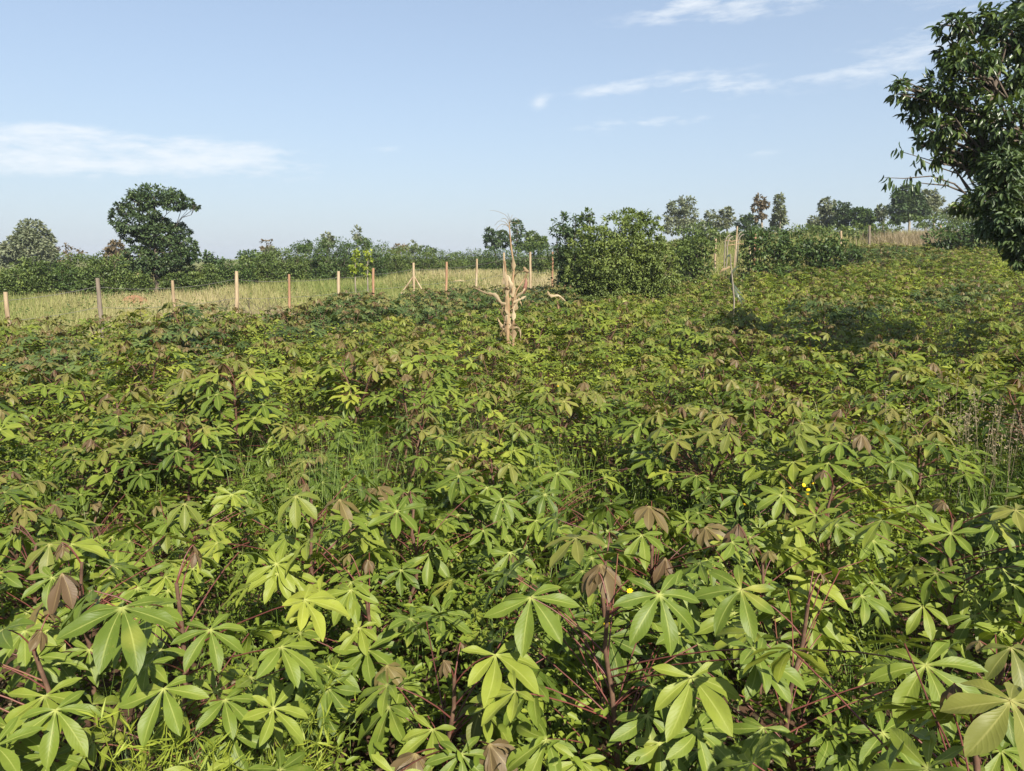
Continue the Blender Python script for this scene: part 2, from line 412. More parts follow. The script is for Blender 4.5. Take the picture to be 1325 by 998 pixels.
def plant_parts(LS, g, hi=True):
    """dict of MBs for a plant at the origin"""
    st, pe, fo, yo = MB(), MB(), MB(), MB()
    Hh = g.uniform(.50, .72)
    main = stem_path(Hh*.5, g)
    tube(st, main, np.linspace(.011, .008, len(main)), 6 if hi else 4, cap=False)
    nb = int(g.choice([2, 3, 3]))
    tops = []
    a0 = g.random()*6.28
    for b in range(nb):
        a = a0+b*6.28/nb+g.normal(0, .3); r = g.uniform(.08, .24)
        top = main[-1]+np.array([math.cos(a)*r, math.sin(a)*r, Hh*g.uniform(.36, .54)])
        pp = jitter_line(main[-1], top, 4, .008, g)
        tube(st, pp, np.linspace(.008, .0045, 4), 6 if hi else 4, cap=False)
        tops.append((main[-1], top, a))
    for (b0, top, ab) in tops:
        nl = int(g.integers(12, 17))
        for k in range(nl):
            q = k/(nl-1)                     # 0 low .. 1 the tip
            a = k*2.4+g.normal(0, .25)+ab
            base = b0+(top-b0)*(.15+.85*q)
            if q < .45: a = ab+g.normal(0, 1.0)
            pl = (.29-.19*q)*g.uniform(.7, 1.25)
            el = .22+.65*q+g.normal(0, .12)
            out = np.array([math.cos(a), math.sin(a), 0])
            hub = base+out*pl*math.cos(el)+np.array([0, 0, pl*math.sin(el)])
            z = q+g.normal(0, .1)
            kind = 'bronze' if z > .95 else ('olive' if z > .70 else 'mature')
            s = {'mature': g.uniform(.75, 1.25), 'olive': g.uniform(.75, 1.15), 'bronze': g.uniform(.55, 1.0)}[kind]*(1 if hi else .92)
            lf = LS[kind][int(g.integers(len(LS[kind])))]
            m = basis(hub, out, g.uniform(.0, .45), g.normal(0, .25), s)
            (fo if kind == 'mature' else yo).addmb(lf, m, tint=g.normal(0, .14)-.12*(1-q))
            tube(pe, petiole_pts(base, hub, g), [.0022, .0019, .0016, .0015, .0015], 4 if hi else 3, tint=g.uniform(.1, .7), cap=False)
    # lower leaves filling the skirt of the plant
    for k in range(10 if hi else 8):
        a = g.random()*6.28; zb = Hh*g.uniform(.2, .6); base = np.array([0, 0, zb]); pl = g.uniform(.18, .34); el = g.uniform(-.2, .3)
        out = np.array([math.cos(a), math.sin(a), 0]); hub = base+out*pl*math.cos(el)+np.array([0, 0, pl*math.sin(el)])
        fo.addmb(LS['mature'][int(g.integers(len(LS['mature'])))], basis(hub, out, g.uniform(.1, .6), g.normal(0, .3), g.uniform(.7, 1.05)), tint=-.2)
        tube(pe, petiole_pts(base, hub, g), .002, 3, tint=.3, cap=False)
    return st, pe, fo, yo

# ------------------------------------------------------------------ where cassava grows
def fence_side(x, y):   # >0 beyond the fence line
    return (y-1.668*x)-26.3
BUSH_C = (3.1, 21.6)
def in_field(x, y):
    if fence_side(x, y) > -1.2: return False
    if y > 34.5+.12*x: return False
    if (x-BUSH_C[0])**2/2.0**2+(y-BUSH_C[1])**2/1.5**2 < 1: return False
    if x > 5.2 and x < 13 and 27.5+.1*(x-5) < y: return False  # scrub strip left of the far arbour
    return True

# -- the leaves one can single out at the front: hub pixel, lobe length in pixels, kind
HERO = [(4,815,75,'m'),(158,787,85,'m'),(209,841,70,'m'),(58,901,75,'m'),(235,907,68,'m'),(52,983,72,'m'),(401,698,50,'m'),(396,763,48,'m'),
(389,819,48,'m'),(425,863,56,'m'),(20,688,45,'m'),(64,704,45,'o'),(163,692,40,'m'),(215,682,38,'o'),(239,652,38,'o'),(116,648,32,'m'),(225,730,36,'m'),
(140,748,50,'m'),(60,775,45,'b'),(80,742,50,'b'),(383,642,45,'o'),(439,646,38,'b'),(191,712,40,'m'),(327,724,45,'m'),(514,662,45,'m'),(490,630,30,'b'),
(556,717,40,'m'),(594,666,35,'m'),(687,773,68,'m'),(641,848,70,'m'),(853,770,75,'m'),(777,730,48,'b'),(745,696,50,'o'),(861,722,38,'b'),(504,915,62,'m'),
(623,911,60,'o'),(530,807,34,'o'),(749,985,60,'m'),(538,975,58,'b'),(633,963,52,'b'),(807,931,38,'m'),(659,600,32,'o'),(721,612,32,'m'),(705,640,35,'m'),
(594,616,35,'m'),(528,638,40,'m'),(570,795,45,'m'),(560,944,50,'m'),(500,861,35,'b'),(755,841,45,'m'),(466,791,30,'b'),(791,652,35,'m'),(895,876,78,'m'),
(959,763,65,'m'),(951,793,55,'m'),(1045,752,52,'m'),(983,843,60,'m'),(1049,791,50,'m'),(905,971,70,'m'),(1198,861,88,'m'),(1308,907,108,'o'),(1142,949,72,'m'),
(1260,797,48,'m'),(1194,784,42,'m'),(1128,754,32,'m'),(1029,680,38,'m'),(1130,700,42,'m'),(955,678,38,'b'),(1021,646,30,'b'),(1084,656,36,'m'),
(913,682,34,'b'),(981,951,55,'m'),(957,640,36,'m'),(1162,622,36,'o'),(1314,660,45,'o'),(1270,664,35,'m'),(1298,738,50,'m'),(1250,736,36,'m'),
(1308,838,60,'o'),(300,950,50,'m'),(330,890,45,'m'),(700,900,50,'m'),(1060,880,50,'m'),(120,960,50,'m'),(0,745,45,'m'),(660,715,42,'m'),(840,655,38,'b'),
(870,820,50,'m'),(450,740,40,'m'),(300,640,34,'m')]
gh = np.random.default_rng(5)
hero = []
for (px, py, rp, k) in HERO:
    L = .128 if k == 'm' else (.115 if k == 'o' else .105)
    d = F*L/rp
    p = P(px, py, d)
    gz = float(ground(p[0], p[1]))
    lo_, hi_ = gz+.40, gz+.92
    if p[2] < lo_ or p[2] > hi_:
        r = ray(px, py); t = (np.clip(p[2], lo_, hi_)-EYE)/r[2]; p = np.array([0, 0, EYE])+r*t
    dist = p[1]*cp-(p[2]-EYE)*sp
    hero.append([p, rp*dist/F/L, k])
# group the leaves into plants
cent = []
for h in sorted(hero, key=lambda h: h[0][1]):
    for c in cent:
        if np.linalg.norm(c['xy']-h[0][:2]) < .36:
            c['l'].append(h); c['xy'] = np.mean([q[0][:2] for q in c['l']], 0); break
    else: cent.append({'xy': h[0][:2].copy(), 'l': [h]})

CAS_CAT = 'cassava plant'
plants_xy = []
def px_words(px):
    return ('at the far left' if px < 150 else 'left of centre' if px < 500 else 'near the centre' if px < 820 else 'right of centre' if px < 1150 else 'at the far right')
used_labels = {}
leafmesh = {k: [m_.mesh('cassava_leaf', M['cas']) for m_ in HI[n]] for k, n in (('m', 'mature'), ('o', 'olive'), ('b', 'bronze'))}
hero_count = 0
heroes_out = []
for c in cent:
    xs = c['xy']+np.array([0, .05]); gz = float(ground(*xs)); ztop = max(q[0][2] for q in c['l'])
    root = empty('cassava_plant', (xs[0], xs[1], gz))
    plants_xy.append(xs)
    org = np.array([xs[0], xs[1], gz])
    Hh = ztop-gz-.03
    st = MB(); k = 7; t = np.linspace(0, 1, k)
    path = np.stack([gh.normal(0, .012, k), gh.normal(0, .012, k), Hh*t*.97-.03], -1); path[:, :2] *= np.minimum(1, t*3)[:, None]
    tube(st, path, np.linspace(.0095, .005, k), 8)
    st.build('stem', M['stem'], root)
    extra = []
    for q in range(26):
        a = gh.random()*6.28; r = gh.uniform(.08, .38)
        extra.append([org+np.array([math.cos(a)*r, math.sin(a)*r, Hh*gh.uniform(.35, .98)]), gh.uniform(.8, 1.15), 'x'])
    for q in range(2):
        a = gh.random()*6.28
        extra.append([org+np.array([math.cos(a)*.05, math.sin(a)*.05, Hh+.02]), gh.uniform(.4, .6), 'y'])
    pet = MB()
    for (p, s, kd) in c['l']+extra:
        lp = p-org
        od = lp[:2].copy(); rr = np.linalg.norm(od)
        if rr < .03: od = gh.normal(0, 1, 2)
        od = od/np.linalg.norm(od)
        if kd in 'mob': od = od*.75+np.array([gh.normal(0, .35), -.85]); od = od/np.linalg.norm(od)
        zb = np.clip(lp[2]-.06-.35*rr, .12, Hh*.95)
        base = np.array([np.interp(zb, path[:, 2], path[:, 0]), np.interp(zb, path[:, 2], path[:, 1]), zb])
        kk = {'x': 'm', 'y': 'b'}.get(kd, kd)
        tilt = {'m': gh.uniform(.38, .72), 'o': gh.uniform(.15, .45), 'b': gh.uniform(.0, .3)}[kk]
        m4 = basis(lp, od, tilt, gh.normal(0, .2), s*(1.03 if kd in 'mob' else .92))
        lf = bpy.data.objects.new('leaf', leafmesh[kk][int(gh.integers(7))]); COL.objects.link(lf); lf.parent = root
        lf.matrix_basis = Matrix([[float(v) for v in r_] for r_ in m4])
        if kk == 'b': lf['label'] = 'drooping young bronze leaf'
        pt = MB(); tube(pt, petiole_pts(base, lp, gh), [.0026, .0021, .0018, .0017, .0019], 5, tint=gh.uniform(.2, .7), cap=False)
        inv = np.linalg.inv(m4); pt.V = [v_@inv[:3, :3].T+inv[:3, 3] for v_ in pt.V]
        pt.build('petiole', M['petiole'], lf)
    heroes_out.append((root, c))
    hero_count += 1

# -- the rest of the field
gp = np.random.default_rng(21)
cand = []
pts = [np.array(p) for p in plants_xy]
grid = {}
def near(p, r):
    gx_, gy_ = int(p[0]//1), int(p[1]//1)
    for a in (-1, 0, 1):
        for b in (-1, 0, 1):
            for q in grid.get((gx_+a, gy_+b), ()):
                if (q[0]-p[0])**2+(q[1]-p[1])**2 < r*r: return True
    return False
def put(p): grid.setdefault((int(p[0]//1), int(p[1]//1)), []).append(p)
for p in pts: put(p)
for it in range(26000):
    y = 36*math.sqrt(gp.random()) if it % 2 else gp.uniform(.3, 12)
    hw = y*.70+1.6
    x = gp.uniform(-hw, hw)
    if y < 1.75: continue
    if not in_field(x, y): continue
    # weedy gaps and the bare strip at right
    if (x-2.8)**2/.5**2+(y-4.4)**2/.95**2 < 1: continue
    if (x+.05)**2/.5**2+(y-5.2)**2/.45**2 < 1: continue
    if (x+.75)**2/.16**2+(y-1.75)**2/.35**2 < 1: continue
    if near((x, y), .56 if y < 2.6 else (.54 if y < 4.5 else (.57-.05*float(np.sin(x*1.3+1)*np.sin(y*1.1)) if y < 14 else .58))): continue
    p = np.array([x, y]); put(p); cand.append(p)
cand.sort(key=lambda p: p[1])
NI = 300-hero_count
ind, rest = cand[:NI], cand[NI:]
print('hero plants', hero_count, 'individual', len(ind), 'rest', len(rest), 'last y', ind[-1][1])

def variant(LS, hi, gseed, n):
    out = []
    for s in range(n):
        gg = np.random.default_rng(gseed+s)
        out.append(plant_parts(LS, gg, hi))
    return out
VH = variant(HI, True, 100, 7); VM = variant(MID, False, 200, 9); VL = variant(LO, False, 300, 8)
def meshes(v): return [v[0].mesh('stem', M['stem']), v[1].mesh('petioles', M['petiole']), v[2].mesh('foliage', M['cas']), v[3].mesh('young_foliage', M['cas'])]
VHm = [meshes(v) for v in VH]; VMm = [meshes(v) for v in VM]

DARK = [(50,448,75,18),(240,428,55,16),(450,398,60,14),(560,385,85,14),(390,408,40,12),(700,380,60,9),(1140,325,90,6),(250,400,30,8),(1240,372,40,14),(1100,395,60,10)]  # last spot paints the right-hand tree's shadow band into the leaf colour
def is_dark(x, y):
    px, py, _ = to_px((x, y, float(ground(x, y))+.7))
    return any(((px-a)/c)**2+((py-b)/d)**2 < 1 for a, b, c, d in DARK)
proto = {}
def place(v, vi, x, y, s, rz, dark, label, group):
    gz = float(ground(x, y))
    key = (v, vi)
    ms = (VHm if v == 'H' else VMm)[vi]
    if key not in proto:
        root = empty('cassava_plant', (0, 0, 0))
        for nm, me in zip(('stem', 'petioles', 'foliage', 'young_foliage'), ms):
            o = bpy.data.objects.new(nm, me); COL.objects.link(o); o.parent = root
            o.material_slots[0].link = 'OBJECT'; o.material_slots[0].material = me.materials[0]
        proto[key] = (root, list(root.children)); r, ch = proto[key]
    else:
        r0, ch0 = proto[key]
        r = r0.copy(); COL.objects.link(r); ch = []
        for c0 in ch0:
            c1 = c0.copy(); COL.objects.link(c1); c1.parent = r; ch.append(c1)
    r.location = (x, y, gz); r.rotation_euler = (gp.normal(0, .06), gp.normal(0, .06), rz); r.scale = (s, s, s*gp.uniform(.9, 1.1))
    for c1 in ch:
        if c1.name.startswith(('foliage', 'young')):
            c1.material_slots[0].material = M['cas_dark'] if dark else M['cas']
        if c1.name.startswith('young'): c1['label'] = 'olive and bronze young leaves at the shoot tips'
    tag(r, label, CAS_CAT, group)
    return r

rows = []   # (object, px, py, y, dark)
for p in ind:
    x, y = p
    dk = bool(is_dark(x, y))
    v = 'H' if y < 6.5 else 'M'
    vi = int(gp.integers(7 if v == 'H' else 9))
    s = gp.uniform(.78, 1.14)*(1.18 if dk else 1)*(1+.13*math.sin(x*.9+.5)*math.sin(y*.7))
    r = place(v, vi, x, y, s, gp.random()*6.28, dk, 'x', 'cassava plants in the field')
    px, py, _ = to_px((x, y, float(ground(x, y))+.75))
    rows.append((r, px, py, y, dk, False))
for r, c in heroes_out:
    px, py, _ = to_px((c['xy'][0], c['xy'][1], float(ground(*c['xy']))+.8))
    nb = sum(1 for q in c['l'] if q[2] == 'b'); no = sum(1 for q in c['l'] if q[2] == 'o')
    rows.append((r, px, py, c['xy'][1], False, nb+no > len(c['l'])*.4))
# labels: look, then place among its neighbours in view
marks = [(7, 'leftmost fence post'), (66, 'gap between the first two fence posts'), (126, 'dark weathered fence post'), (200, 'broad dark tree'), (262, 'hedge between tree and thick post'), (306, 'thick pale fence post'), (374, 'first reddish fence post'),
         (438, 'pair of yellow saplings'), (483, 'second reddish fence post'), (535, 'braced fence post'), (590, 'fence right of the braced post'), (655, 'tall dry maize plant'), (722, 'short broken maize plant'), (797, 'big round bush'), (868, 'right side of the big bush'),
         (950, 'stick arbour'), (1010, 'low dark thicket'), (1070, 'grey green skyline tree'), (1125, 'stout grey post'), (1175, 'dark bushy skyline tree'), (1240, 'bare twigs of the near tree'), (1300, 'near leafy tree')]
ordn = ['frontmost', 'second', 'third', 'fourth', 'fifth', 'sixth', 'seventh', 'eighth', 'ninth', 'tenth', 'eleventh', 'twelfth', 'thirteenth', 'fourteenth', 'fifteenth', 'sixteenth', 'seventeenth', 'eighteenth', 'nineteenth', 'twentieth'] + ['number %d' % k for k in range(21, 120)]
cols = {}
for row in rows:
    px = row[1]
    if px < -25 or px > 1350: cols.setdefault(('out', px < 0), []).append(row); continue
    mk = min(marks, key=lambda m_: abs(m_[0]-px))
    cols.setdefault(('in', mk[1]), []).append(row)
for (side, mk), ls in cols.items():
    ls.sort(key=lambda r_: r_[3])
    for k, row in enumerate(ls):
        look = 'dark green' if row[4] else ('bronze topped' if row[5] else 'green')
        if side == 'out': lab = f"{look} cassava plant half cut by the {'left' if mk else 'right'} picture edge, {ordn[k]} from the front"
        else: lab = f"{look} cassava plant below the {mk}, {ordn[k]} from front"
        tag(row[0], lab, CAS_CAT, 'cassava plants in the field')

far = MB()
for p in rest:
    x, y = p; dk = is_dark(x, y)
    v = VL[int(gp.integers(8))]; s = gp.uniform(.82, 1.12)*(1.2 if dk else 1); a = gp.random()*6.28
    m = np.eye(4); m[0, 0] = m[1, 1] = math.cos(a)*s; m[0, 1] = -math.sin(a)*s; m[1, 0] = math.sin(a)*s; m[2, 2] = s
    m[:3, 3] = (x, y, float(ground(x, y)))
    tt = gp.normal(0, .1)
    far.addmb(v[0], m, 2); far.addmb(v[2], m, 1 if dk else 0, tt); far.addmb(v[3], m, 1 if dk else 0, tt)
o = far.build('cassava_crop', [M['cas'], M['cas_dark'], M['stem']])
tag(o, 'far rows of green cassava merging into one leafy cover up to the fence', 'cassava crop', kind='stuff')

# ------------------------------------------------------------------ weeds and grass in the field
gw = np.random.default_rng(31)
weeds, wgrass, flowers = MB(), MB(), MB()
def scatter_field(n, y0, y1, g, pw=.5):
    u = g.random(n); y = (y0**2+(y1**2-y0**2)*u)**.5
    x = g.uniform(-1, 1, n)*(y*.72+.8)
    k = np.array([in_field(a, b) or (fence_side(a, b) < -.4 and b < 34) for a, b in zip(x, y)])
    return x[k], y[k]
def lushness(x, y):
    v = .5+.5*np.sin(x*1.1+2*np.sin(y*.35))*np.sin(y*.8+1.3*np.sin(x*.7))
    for a, b, r in ((-.1, 5.0, .8), (2.2, 3.6, .7), (-3.2, 4.6, .9), (6, 12, 3), (10, 20, 4), (-1.5, 9, 1.5), (3.5, 8.5, 1.5)):
        v = np.maximum(v, np.exp(-(((x-a)**2+(y-b)**2)/r**2)))
    for a, b, r in ((2.6, 4.15, .40), (2.4, 4.7, .32), (2.2, 3.3, .25), (-.75, 1.7, .25), (2.5, 2.3, .3)):
        v = v*(1-.97*np.exp(-(((x-a)**2+(y-b)**2)/r**2)))
    return v
for (n, y0, y1, per, sz, hexa) in ((2600, .9, 5, 34, .034, True), (3600, 5, 12, 24, .048, False), (5200, 12, 24, 15, .07, False), (4200, 24, 36, 10, .11, False)):
    x, y = scatter_field(n, y0, y1, gw); lu = lushness(x, y)
    keep = gw.random(len(x)) < .12+.88*lu; x, y, lu = x[keep], y[keep], lu[keep]; m = len(x)
    hgt = (.12+(.38 if y0 < 5 else .62)*lu*gw.random(m)**.7); gz = ground(x, y)
    t = gw.random((m, per))**.8
    a = gw.random((m, per))*6.28; r = gw.random((m, per))**.5*(.07+.05*sz/.034)
    lean = gw.normal(0, .12, (m, 1, 2))
    pos = np.stack([x[:, None]+r*np.cos(a)+lean[..., 0]*t, y[:, None]+r*np.sin(a)+lean[..., 1]*t, gz[:, None]+hgt[:, None]*t], -1).reshape(-1, 3)
    out = np.stack([np.cos(a), np.sin(a), gw.normal(.1, .4, a.shape)], -1).reshape(-1, 3)
    nr = np.array([0, 0, 1.])+gw.normal(0, .4, (m*per, 3))
    s = sz*gw.uniform(.6, 1.35, m*per)
    ti = np.clip(np.repeat((.0 if y0 < 5 else .38)+(.36 if y0 < 5 else .5)*lu+gw.normal(0, .16, m), per)+gw.normal(0, .1, m*per), 0, 1)  # nearest weeds tinted darker, standing in for shade in the gaps under the leaves
    leaves(weeds, pos, out, nr, s*1.1, s*.46, ti, hexa)
# grass blades as bent strips
def blades(mb, x, y, h, w, g, tint, seg=3, bend=.5, mi=0, spread=.05):
    m = len(x); gz = ground(x, y)
    a = g.random(m)*6.28; b = bend*g.uniform(.2, 1, m)
    t = np.linspace(0, 1, seg+1)
    bx = x+g.normal(0, spread, m); by = y+g.normal(0, spread, m)
    cx = bx[:, None]+np.cos(a)[:, None]*(b*h)[:, None]*t**2; cy = by[:, None]+np.sin(a)[:, None]*(b*h)[:, None]*t**2
    cz = gz[:, None]-.02+h[:, None]*t*(1-.25*b[:, None]*t)
    ww = (w*np.ones(m))[:, None]*(1-t*.92)*.5
    sa = a+1.57+g.normal(0, .5, m); px_, py_ = np.cos(sa)[:, None]*ww, np.sin(sa)[:, None]*ww
    V = np.stack([np.stack([cx-px_, cy-py_, cz], -1), np.stack([cx+px_, cy+py_, cz], -1)], 2)
    k = (seg+1)*2
    A = np.zeros((m, seg+1, 2, 4)); A[..., 0] = t[None, :, None]; A[..., 2] = np.clip(tint, 0, 1)[:, None, None]
    i = np.arange(seg)*2; f = np.stack([i, i+1, i+3, i+2], -1)
    FF = (f[None]+(np.arange(m)*k)[:, None, None]).reshape(-1, 4)
    mb.add(V.reshape(-1, 3), FF, A.reshape(-1, 4), mi)
for (n, per, y0, y1, h0, w) in ((420, 16, 1, 6, .38, .006), (600, 12, 6, 14, .42, .010), (700, 8, 14, 34, .45, .018)):
    x, y = scatter_field(n, y0, y1, gw); x = np.repeat(x, per); y = np.repeat(y, per); m = len(x)
    blades(wgrass, x, y, h0*gw.uniform(.5, 1.35, m), w, gw, gw.uniform(.2, .9, m))
# dense grass clumps named in the photo: right edge, lower left, centre
for (cx, cy, r, n, h0, w) in ((3.35, 4.6, .42, 900, .62, .006), (3.0, 3.9, .35, 500, .5, .006), (-.78, 1.75, .16, 500, .5, .004), (-1.0, 4.1, .35, 260, .8, .005), (2.45, 3.0, .4, 260, .35, .005), (4.4, 6.5, .6, 700, .6, .008), (-.1, 5.1, .5, 500, .6, .008)):
    x = cx+gw.normal(0, r*.6, n); y = cy+gw.normal(0, r*.6, n)
    blades(wgrass, x, y, h0*gw.uniform(.5, 1.15, n), w, gw, gw.uniform(.1, .8, n), 4, .6, spread=.01)
# feathery weed tufts lower left
def feather(mb, cx, cy, n, h, g):
    for k in range(n):
        a = g.random()*6.28; l = g.uniform(.05, .22)
        b = np.array([cx+g.normal(0, .05), cy+g.normal(0, .05), float(ground(cx, cy))])
        tp = b+np.array([math.cos(a)*l, math.sin(a)*l, h*g.uniform(.7, 1.1)])
        q = jitter_line(b, tp, 7, .012, g)
        for s in range(1, 7):
            m = 12; pos = np.repeat(q[s][None], m, 0)+g.normal(0, .006, (m, 3))
            leaves(mb, pos, rdir(m, g)+np.array([0, 0, .3]), rdir(m, g), .055, .005, np.full(m, g.uniform(.5, .95)))
        tube(mb, q, .0015, 3, cap=False, tint=.8)
for (cx, cy, n, h) in ((-.84, 1.62, 16, .52), (-.70, 1.95, 14, .45), (-.62, 1.6, 8, .35), (2.9, 3.9, 16, .5)): feather(weeds, cx, cy, n, h, gw)
n = 5200; y = 14*gw.random(n)**.7; x = gw.uniform(-1, 1, n)*(y*.72+.6); lit = MB()
leaves(lit, np.stack([x, y, ground(x, y)+.012], -1), rdir(n, gw)*[1, 1, .15], np.array([0, 0, 1.])+gw.normal(0, .25, (n, 3)), gw.uniform(.03, .11, n), gw.uniform(.012, .035, n), gw.random(n), True)
o = lit.build('leaf_litter', M['brownleaf']); tag(o, 'dry brown fallen leaves lying on the soil', 'leaf litter', kind='stuff')
o = weeds.build('weeds', M['weed']); tag(o, 'bright green small leaved weeds growing between the cassava stems', 'weeds', kind='stuff')
o = wgrass.build('grass', M['grass']); tag(o, 'green grass blades tangled between the cassava plants', 'grass', kind='stuff')
# brownish seed heads at the right
sd = MB(); n = 260
for (cx, cy, r, nn) in ((3.15, 4.75, .3, 42), (3.75, 5.1, .3, 30), (2.55, 4.3, .2, 12)):
    for k in range(nn):
        x, y = cx+gw.normal(0, r), cy+gw.normal(0, r); z0 = float(ground(x, y)); h = gw.uniform(.55, .85)
        q = jitter_line((x, y, z0), (x+gw.normal(0, .05), y+gw.normal(0, .05), z0+h), 5, .01, gw)
        tube(sd, q, .0012, 3, cap=False)
        m = 26; tt = gw.random(m); pos = q[-1]+np.stack([gw.normal(0, .025, m), gw.normal(0, .025, m), -tt*.18], -1)
        leaves(sd, pos, rdir(m, gw), rdir(m, gw), .02, .006, gw.random(m))
o = sd.build('seeding_grass', M['pinkgrass']); tag(o, 'brownish pink grass seed heads standing at the right of the field', 'seeding grass', kind='stuff')

# yellow flowers, each on its own stalk
FL = [(785,808,.9),(1040,628,.0),(1052,626,0),(1046,634,0),(1022,632,0),(963,653,0),(1045,640,0),(815,765,0),(880,590,0),(540,461,0),(722,500,0),(1010,690,0)]
fl0 = None
for k, (px, py, _) in enumerate(FL):
    d = {785: 1.9, 815: 2.1, 540: 7.6}.get(px, 3.3 if py > 600 else 4.2)
    p = P(px, py, d); gz = float(ground(p[0], p[1]))
    hh = p[2]-gz
    if fl0 is None:
        r = empty('yellow_flower', (0, 0, 0))
        b = MB(); m = 8; a = np.arange(m)*6.283/m
        leaves(b, np.zeros((m, 3)), np.stack([np.cos(a), np.sin(a), np.full(m, .25)], -1), np.tile([0, 0, 1.], (m, 1)), .010, .007, np.full(m, .6), True)
        tube(b, [(0, 0, -.002), (0, 0, .004)], .004, 8)
        b.build('flower_head', M['yellow'], r)
        b = MB(); tube(b, [(.02, .01, -.5), (.008, 0, -.25), (0, 0, -.002)], .0012, 4); b.build('stalk', M['grass'], r)
        fl0 = r; ch0 = list(r.children)
    else:
        r = fl0.copy(); COL.objects.link(r)
        for c0 in ch0: c1 = c0.copy(); COL.objects.link(c1); c1.parent = r
    r.location = [float(v) for v in p]; r.rotation_euler = (gw.uniform(.2, .6), gw.normal(0, .3), gw.random()*6); r.scale = (1, 1, 1)
    tag(r, f"small yellow flower {['on a tall stalk left of the front reddish stem','beside two others right of centre','rightmost of a small cluster right of centre','lowest of the cluster right of centre','alone just left of the yellow cluster','alone on weeds right of centre','middle of the cluster right of centre','above the bright front leaf right of centre','in the leaves right of centre, mid field','far out left of the dry maize stalk','in the weeds below the dry maize stalk','below the yellow cluster at right'][k]}", 'flower', 'yellow flowers among the leaves')

# ------------------------------------------------------------------ wire fence
POSTS = [(7,378,'post',.040,0),(126,360,'postdark',.045,0),(223,363,'post',.036,-1),(306,351,'post',.046,-2),(374,355,'postred',.036,-2),(438,351,'post',.048,-2),(483,347,'postred',.042,-3),
         (535,340,'post',.042,0),(578,339,'postred',.042,-2),(617,335,'post',.042,-1),(652,327,'post',.042,0),(686,326,'post',.05,1),(715,326,'postred',.042,0)]
gf = np.random.default_rng(41)
p0 = P(7, 378, 12.5); fence = empty('wire_fence', (p0[0], p0[1], float(ground(p0[0], p0[1]))))
forg = np.array(fence.location)
tops = []
def zdepth(i): return 12.5*(9.5+i)/9.5
for i_, (px, py, mt, r_, lean) in enumerate(POSTS):
    t = P(px, py, zdepth(i_)); gz = float(ground(t[0], t[1]))
    ln = gf.normal(0, .01)+lean*.012
    b = np.array([t[0]-ln*-2.0, t[1]+gf.normal(0, .02), gz-.25])
    mb = MB(); q = jitter_line(b, t, 7, .006, gf)
    tube(mb, q, np.linspace(r_*.95, r_*.78, 7)*(1+gf.normal(0, .04, 7)), 10)
    c = mb.build('post', M[mt], fence, origin=forg)
    lb = {'postdark': 'dark weathered post', 'postred': 'reddish brown post'}.get(mt)
    if lb: c['label'] = lb
    tops.append((t, gz))
    if px == 535:
        for (bx, by) in ((518, 376), (549, 375)):
            e = P(bx, by, zdepth(i_)); e2 = np.array([e[0], e[1], e[2]-.12]); mid = np.array([t[0], t[1], t[2]-.36])
            mb = MB(); tube(mb, jitter_line(e2, mid, 4, .004, gf), .022, 8); mb.build('brace', M['post'], fence, origin=forg)
for fr in (.12, .4, .7):
    pts_ = []
    ext = tops[0][0]-(tops[1][0]-tops[0][0])
    allp = [(ext, tops[0][1])]+tops
    for a in range(len(allp)-1):
        for s in (0, .25, .5, .75):
            A_, B_ = allp[a], allp[a+1]; p = A_[0]*(1-s)+B_[0]*s; gz = A_[1]*(1-s)+B_[1]*s
            z = p[2]-(p[2]-gz)*fr-.03*math.sin(s*math.pi)
            pts_.append((p[0]-.03, p[1]-.04, z))
    mb = MB(); tube(mb, pts_, .0035, 4, cap=False); mb.build('wire', M['wire'], fence, origin=forg)
tag(fence, 'wire fence on thirteen peeled wooden posts along the left edge of the crop', 'fence')

# distant posts on the right
gpost = None
for (px, top, bot, d, rr, lb) in ((926, 309, 330, 33, .045, 'short pale wooden post left of the stick arbour'), (1088, 299, 320, 38, .055, 'pale wooden post above the low dark thicket'),
                              (1125, 292, 316, 38, .06, 'stout grey wooden post at the left end of the tan grass'), (1217, 291, 304, 42, .05, 'thin pale post in the grass slope at right')):
    t = P(px, top, d); gz = float(ground(t[0], t[1])); b = P(px, bot+6, d); b[2] = min(b[2], gz-.1)
    if gpost is None or True:
        r = empty('wooden_post', (t[0], t[1], gz)); mb = MB(); tube(mb, jitter_line(b, t, 5, .01, gf), rr, 9); mb.build('shaft', M['postdark' if px == 1125 else 'post'], r, origin=(t[0], t[1], gz))
        mb = MB(); tube(mb, [(t[0]-rr-.01, t[1]-.01, t[2]-.2), (t[0]+rr+.01, t[1]-rr, t[2]-.2)], .006, 5); mb.build('wire_tie', M['wire'], r, origin=(t[0], t[1], gz))
    tag(r, lb, 'post', 'posts along the far right boundary')

# arbour of bent sticks
ad = 32
ac = P(952, 335, ad); az = float(ground(ac[0], ac[1])); arb = empty('stick_arbour', (ac[0], ac[1], az)); aorg = (ac[0], ac[1], az)
def arch(x0, x1, ytop, ybot, dd, name):
    t = np.linspace(0, math.pi, 13); cx, rx = (x0+x1)/2, (x1-x0)/2
    q = [P(cx-rx*math.cos(a), ybot-(ybot-ytop)*math.sin(a)**.7 if math.sin(a) > 0 else ybot, dd) for a in t]
    q = [np.array([q[0][0], q[0][1], az-.1])]+q+[np.array([q[-1][0], q[-1][1], az-.1])]
    mb = MB(); tube(mb, q, .022, 6); mb.build(name, M['palebark'], arb, origin=aorg)
arch(938, 954, 304, 322, ad, 'hoop'); arch(953, 969, 300, 322, ad+.3, 'hoop'); arch(941, 958, 306, 325, ad-.5, 'hoop'); arch(955, 972, 303, 322, ad+.9, 'hoop')
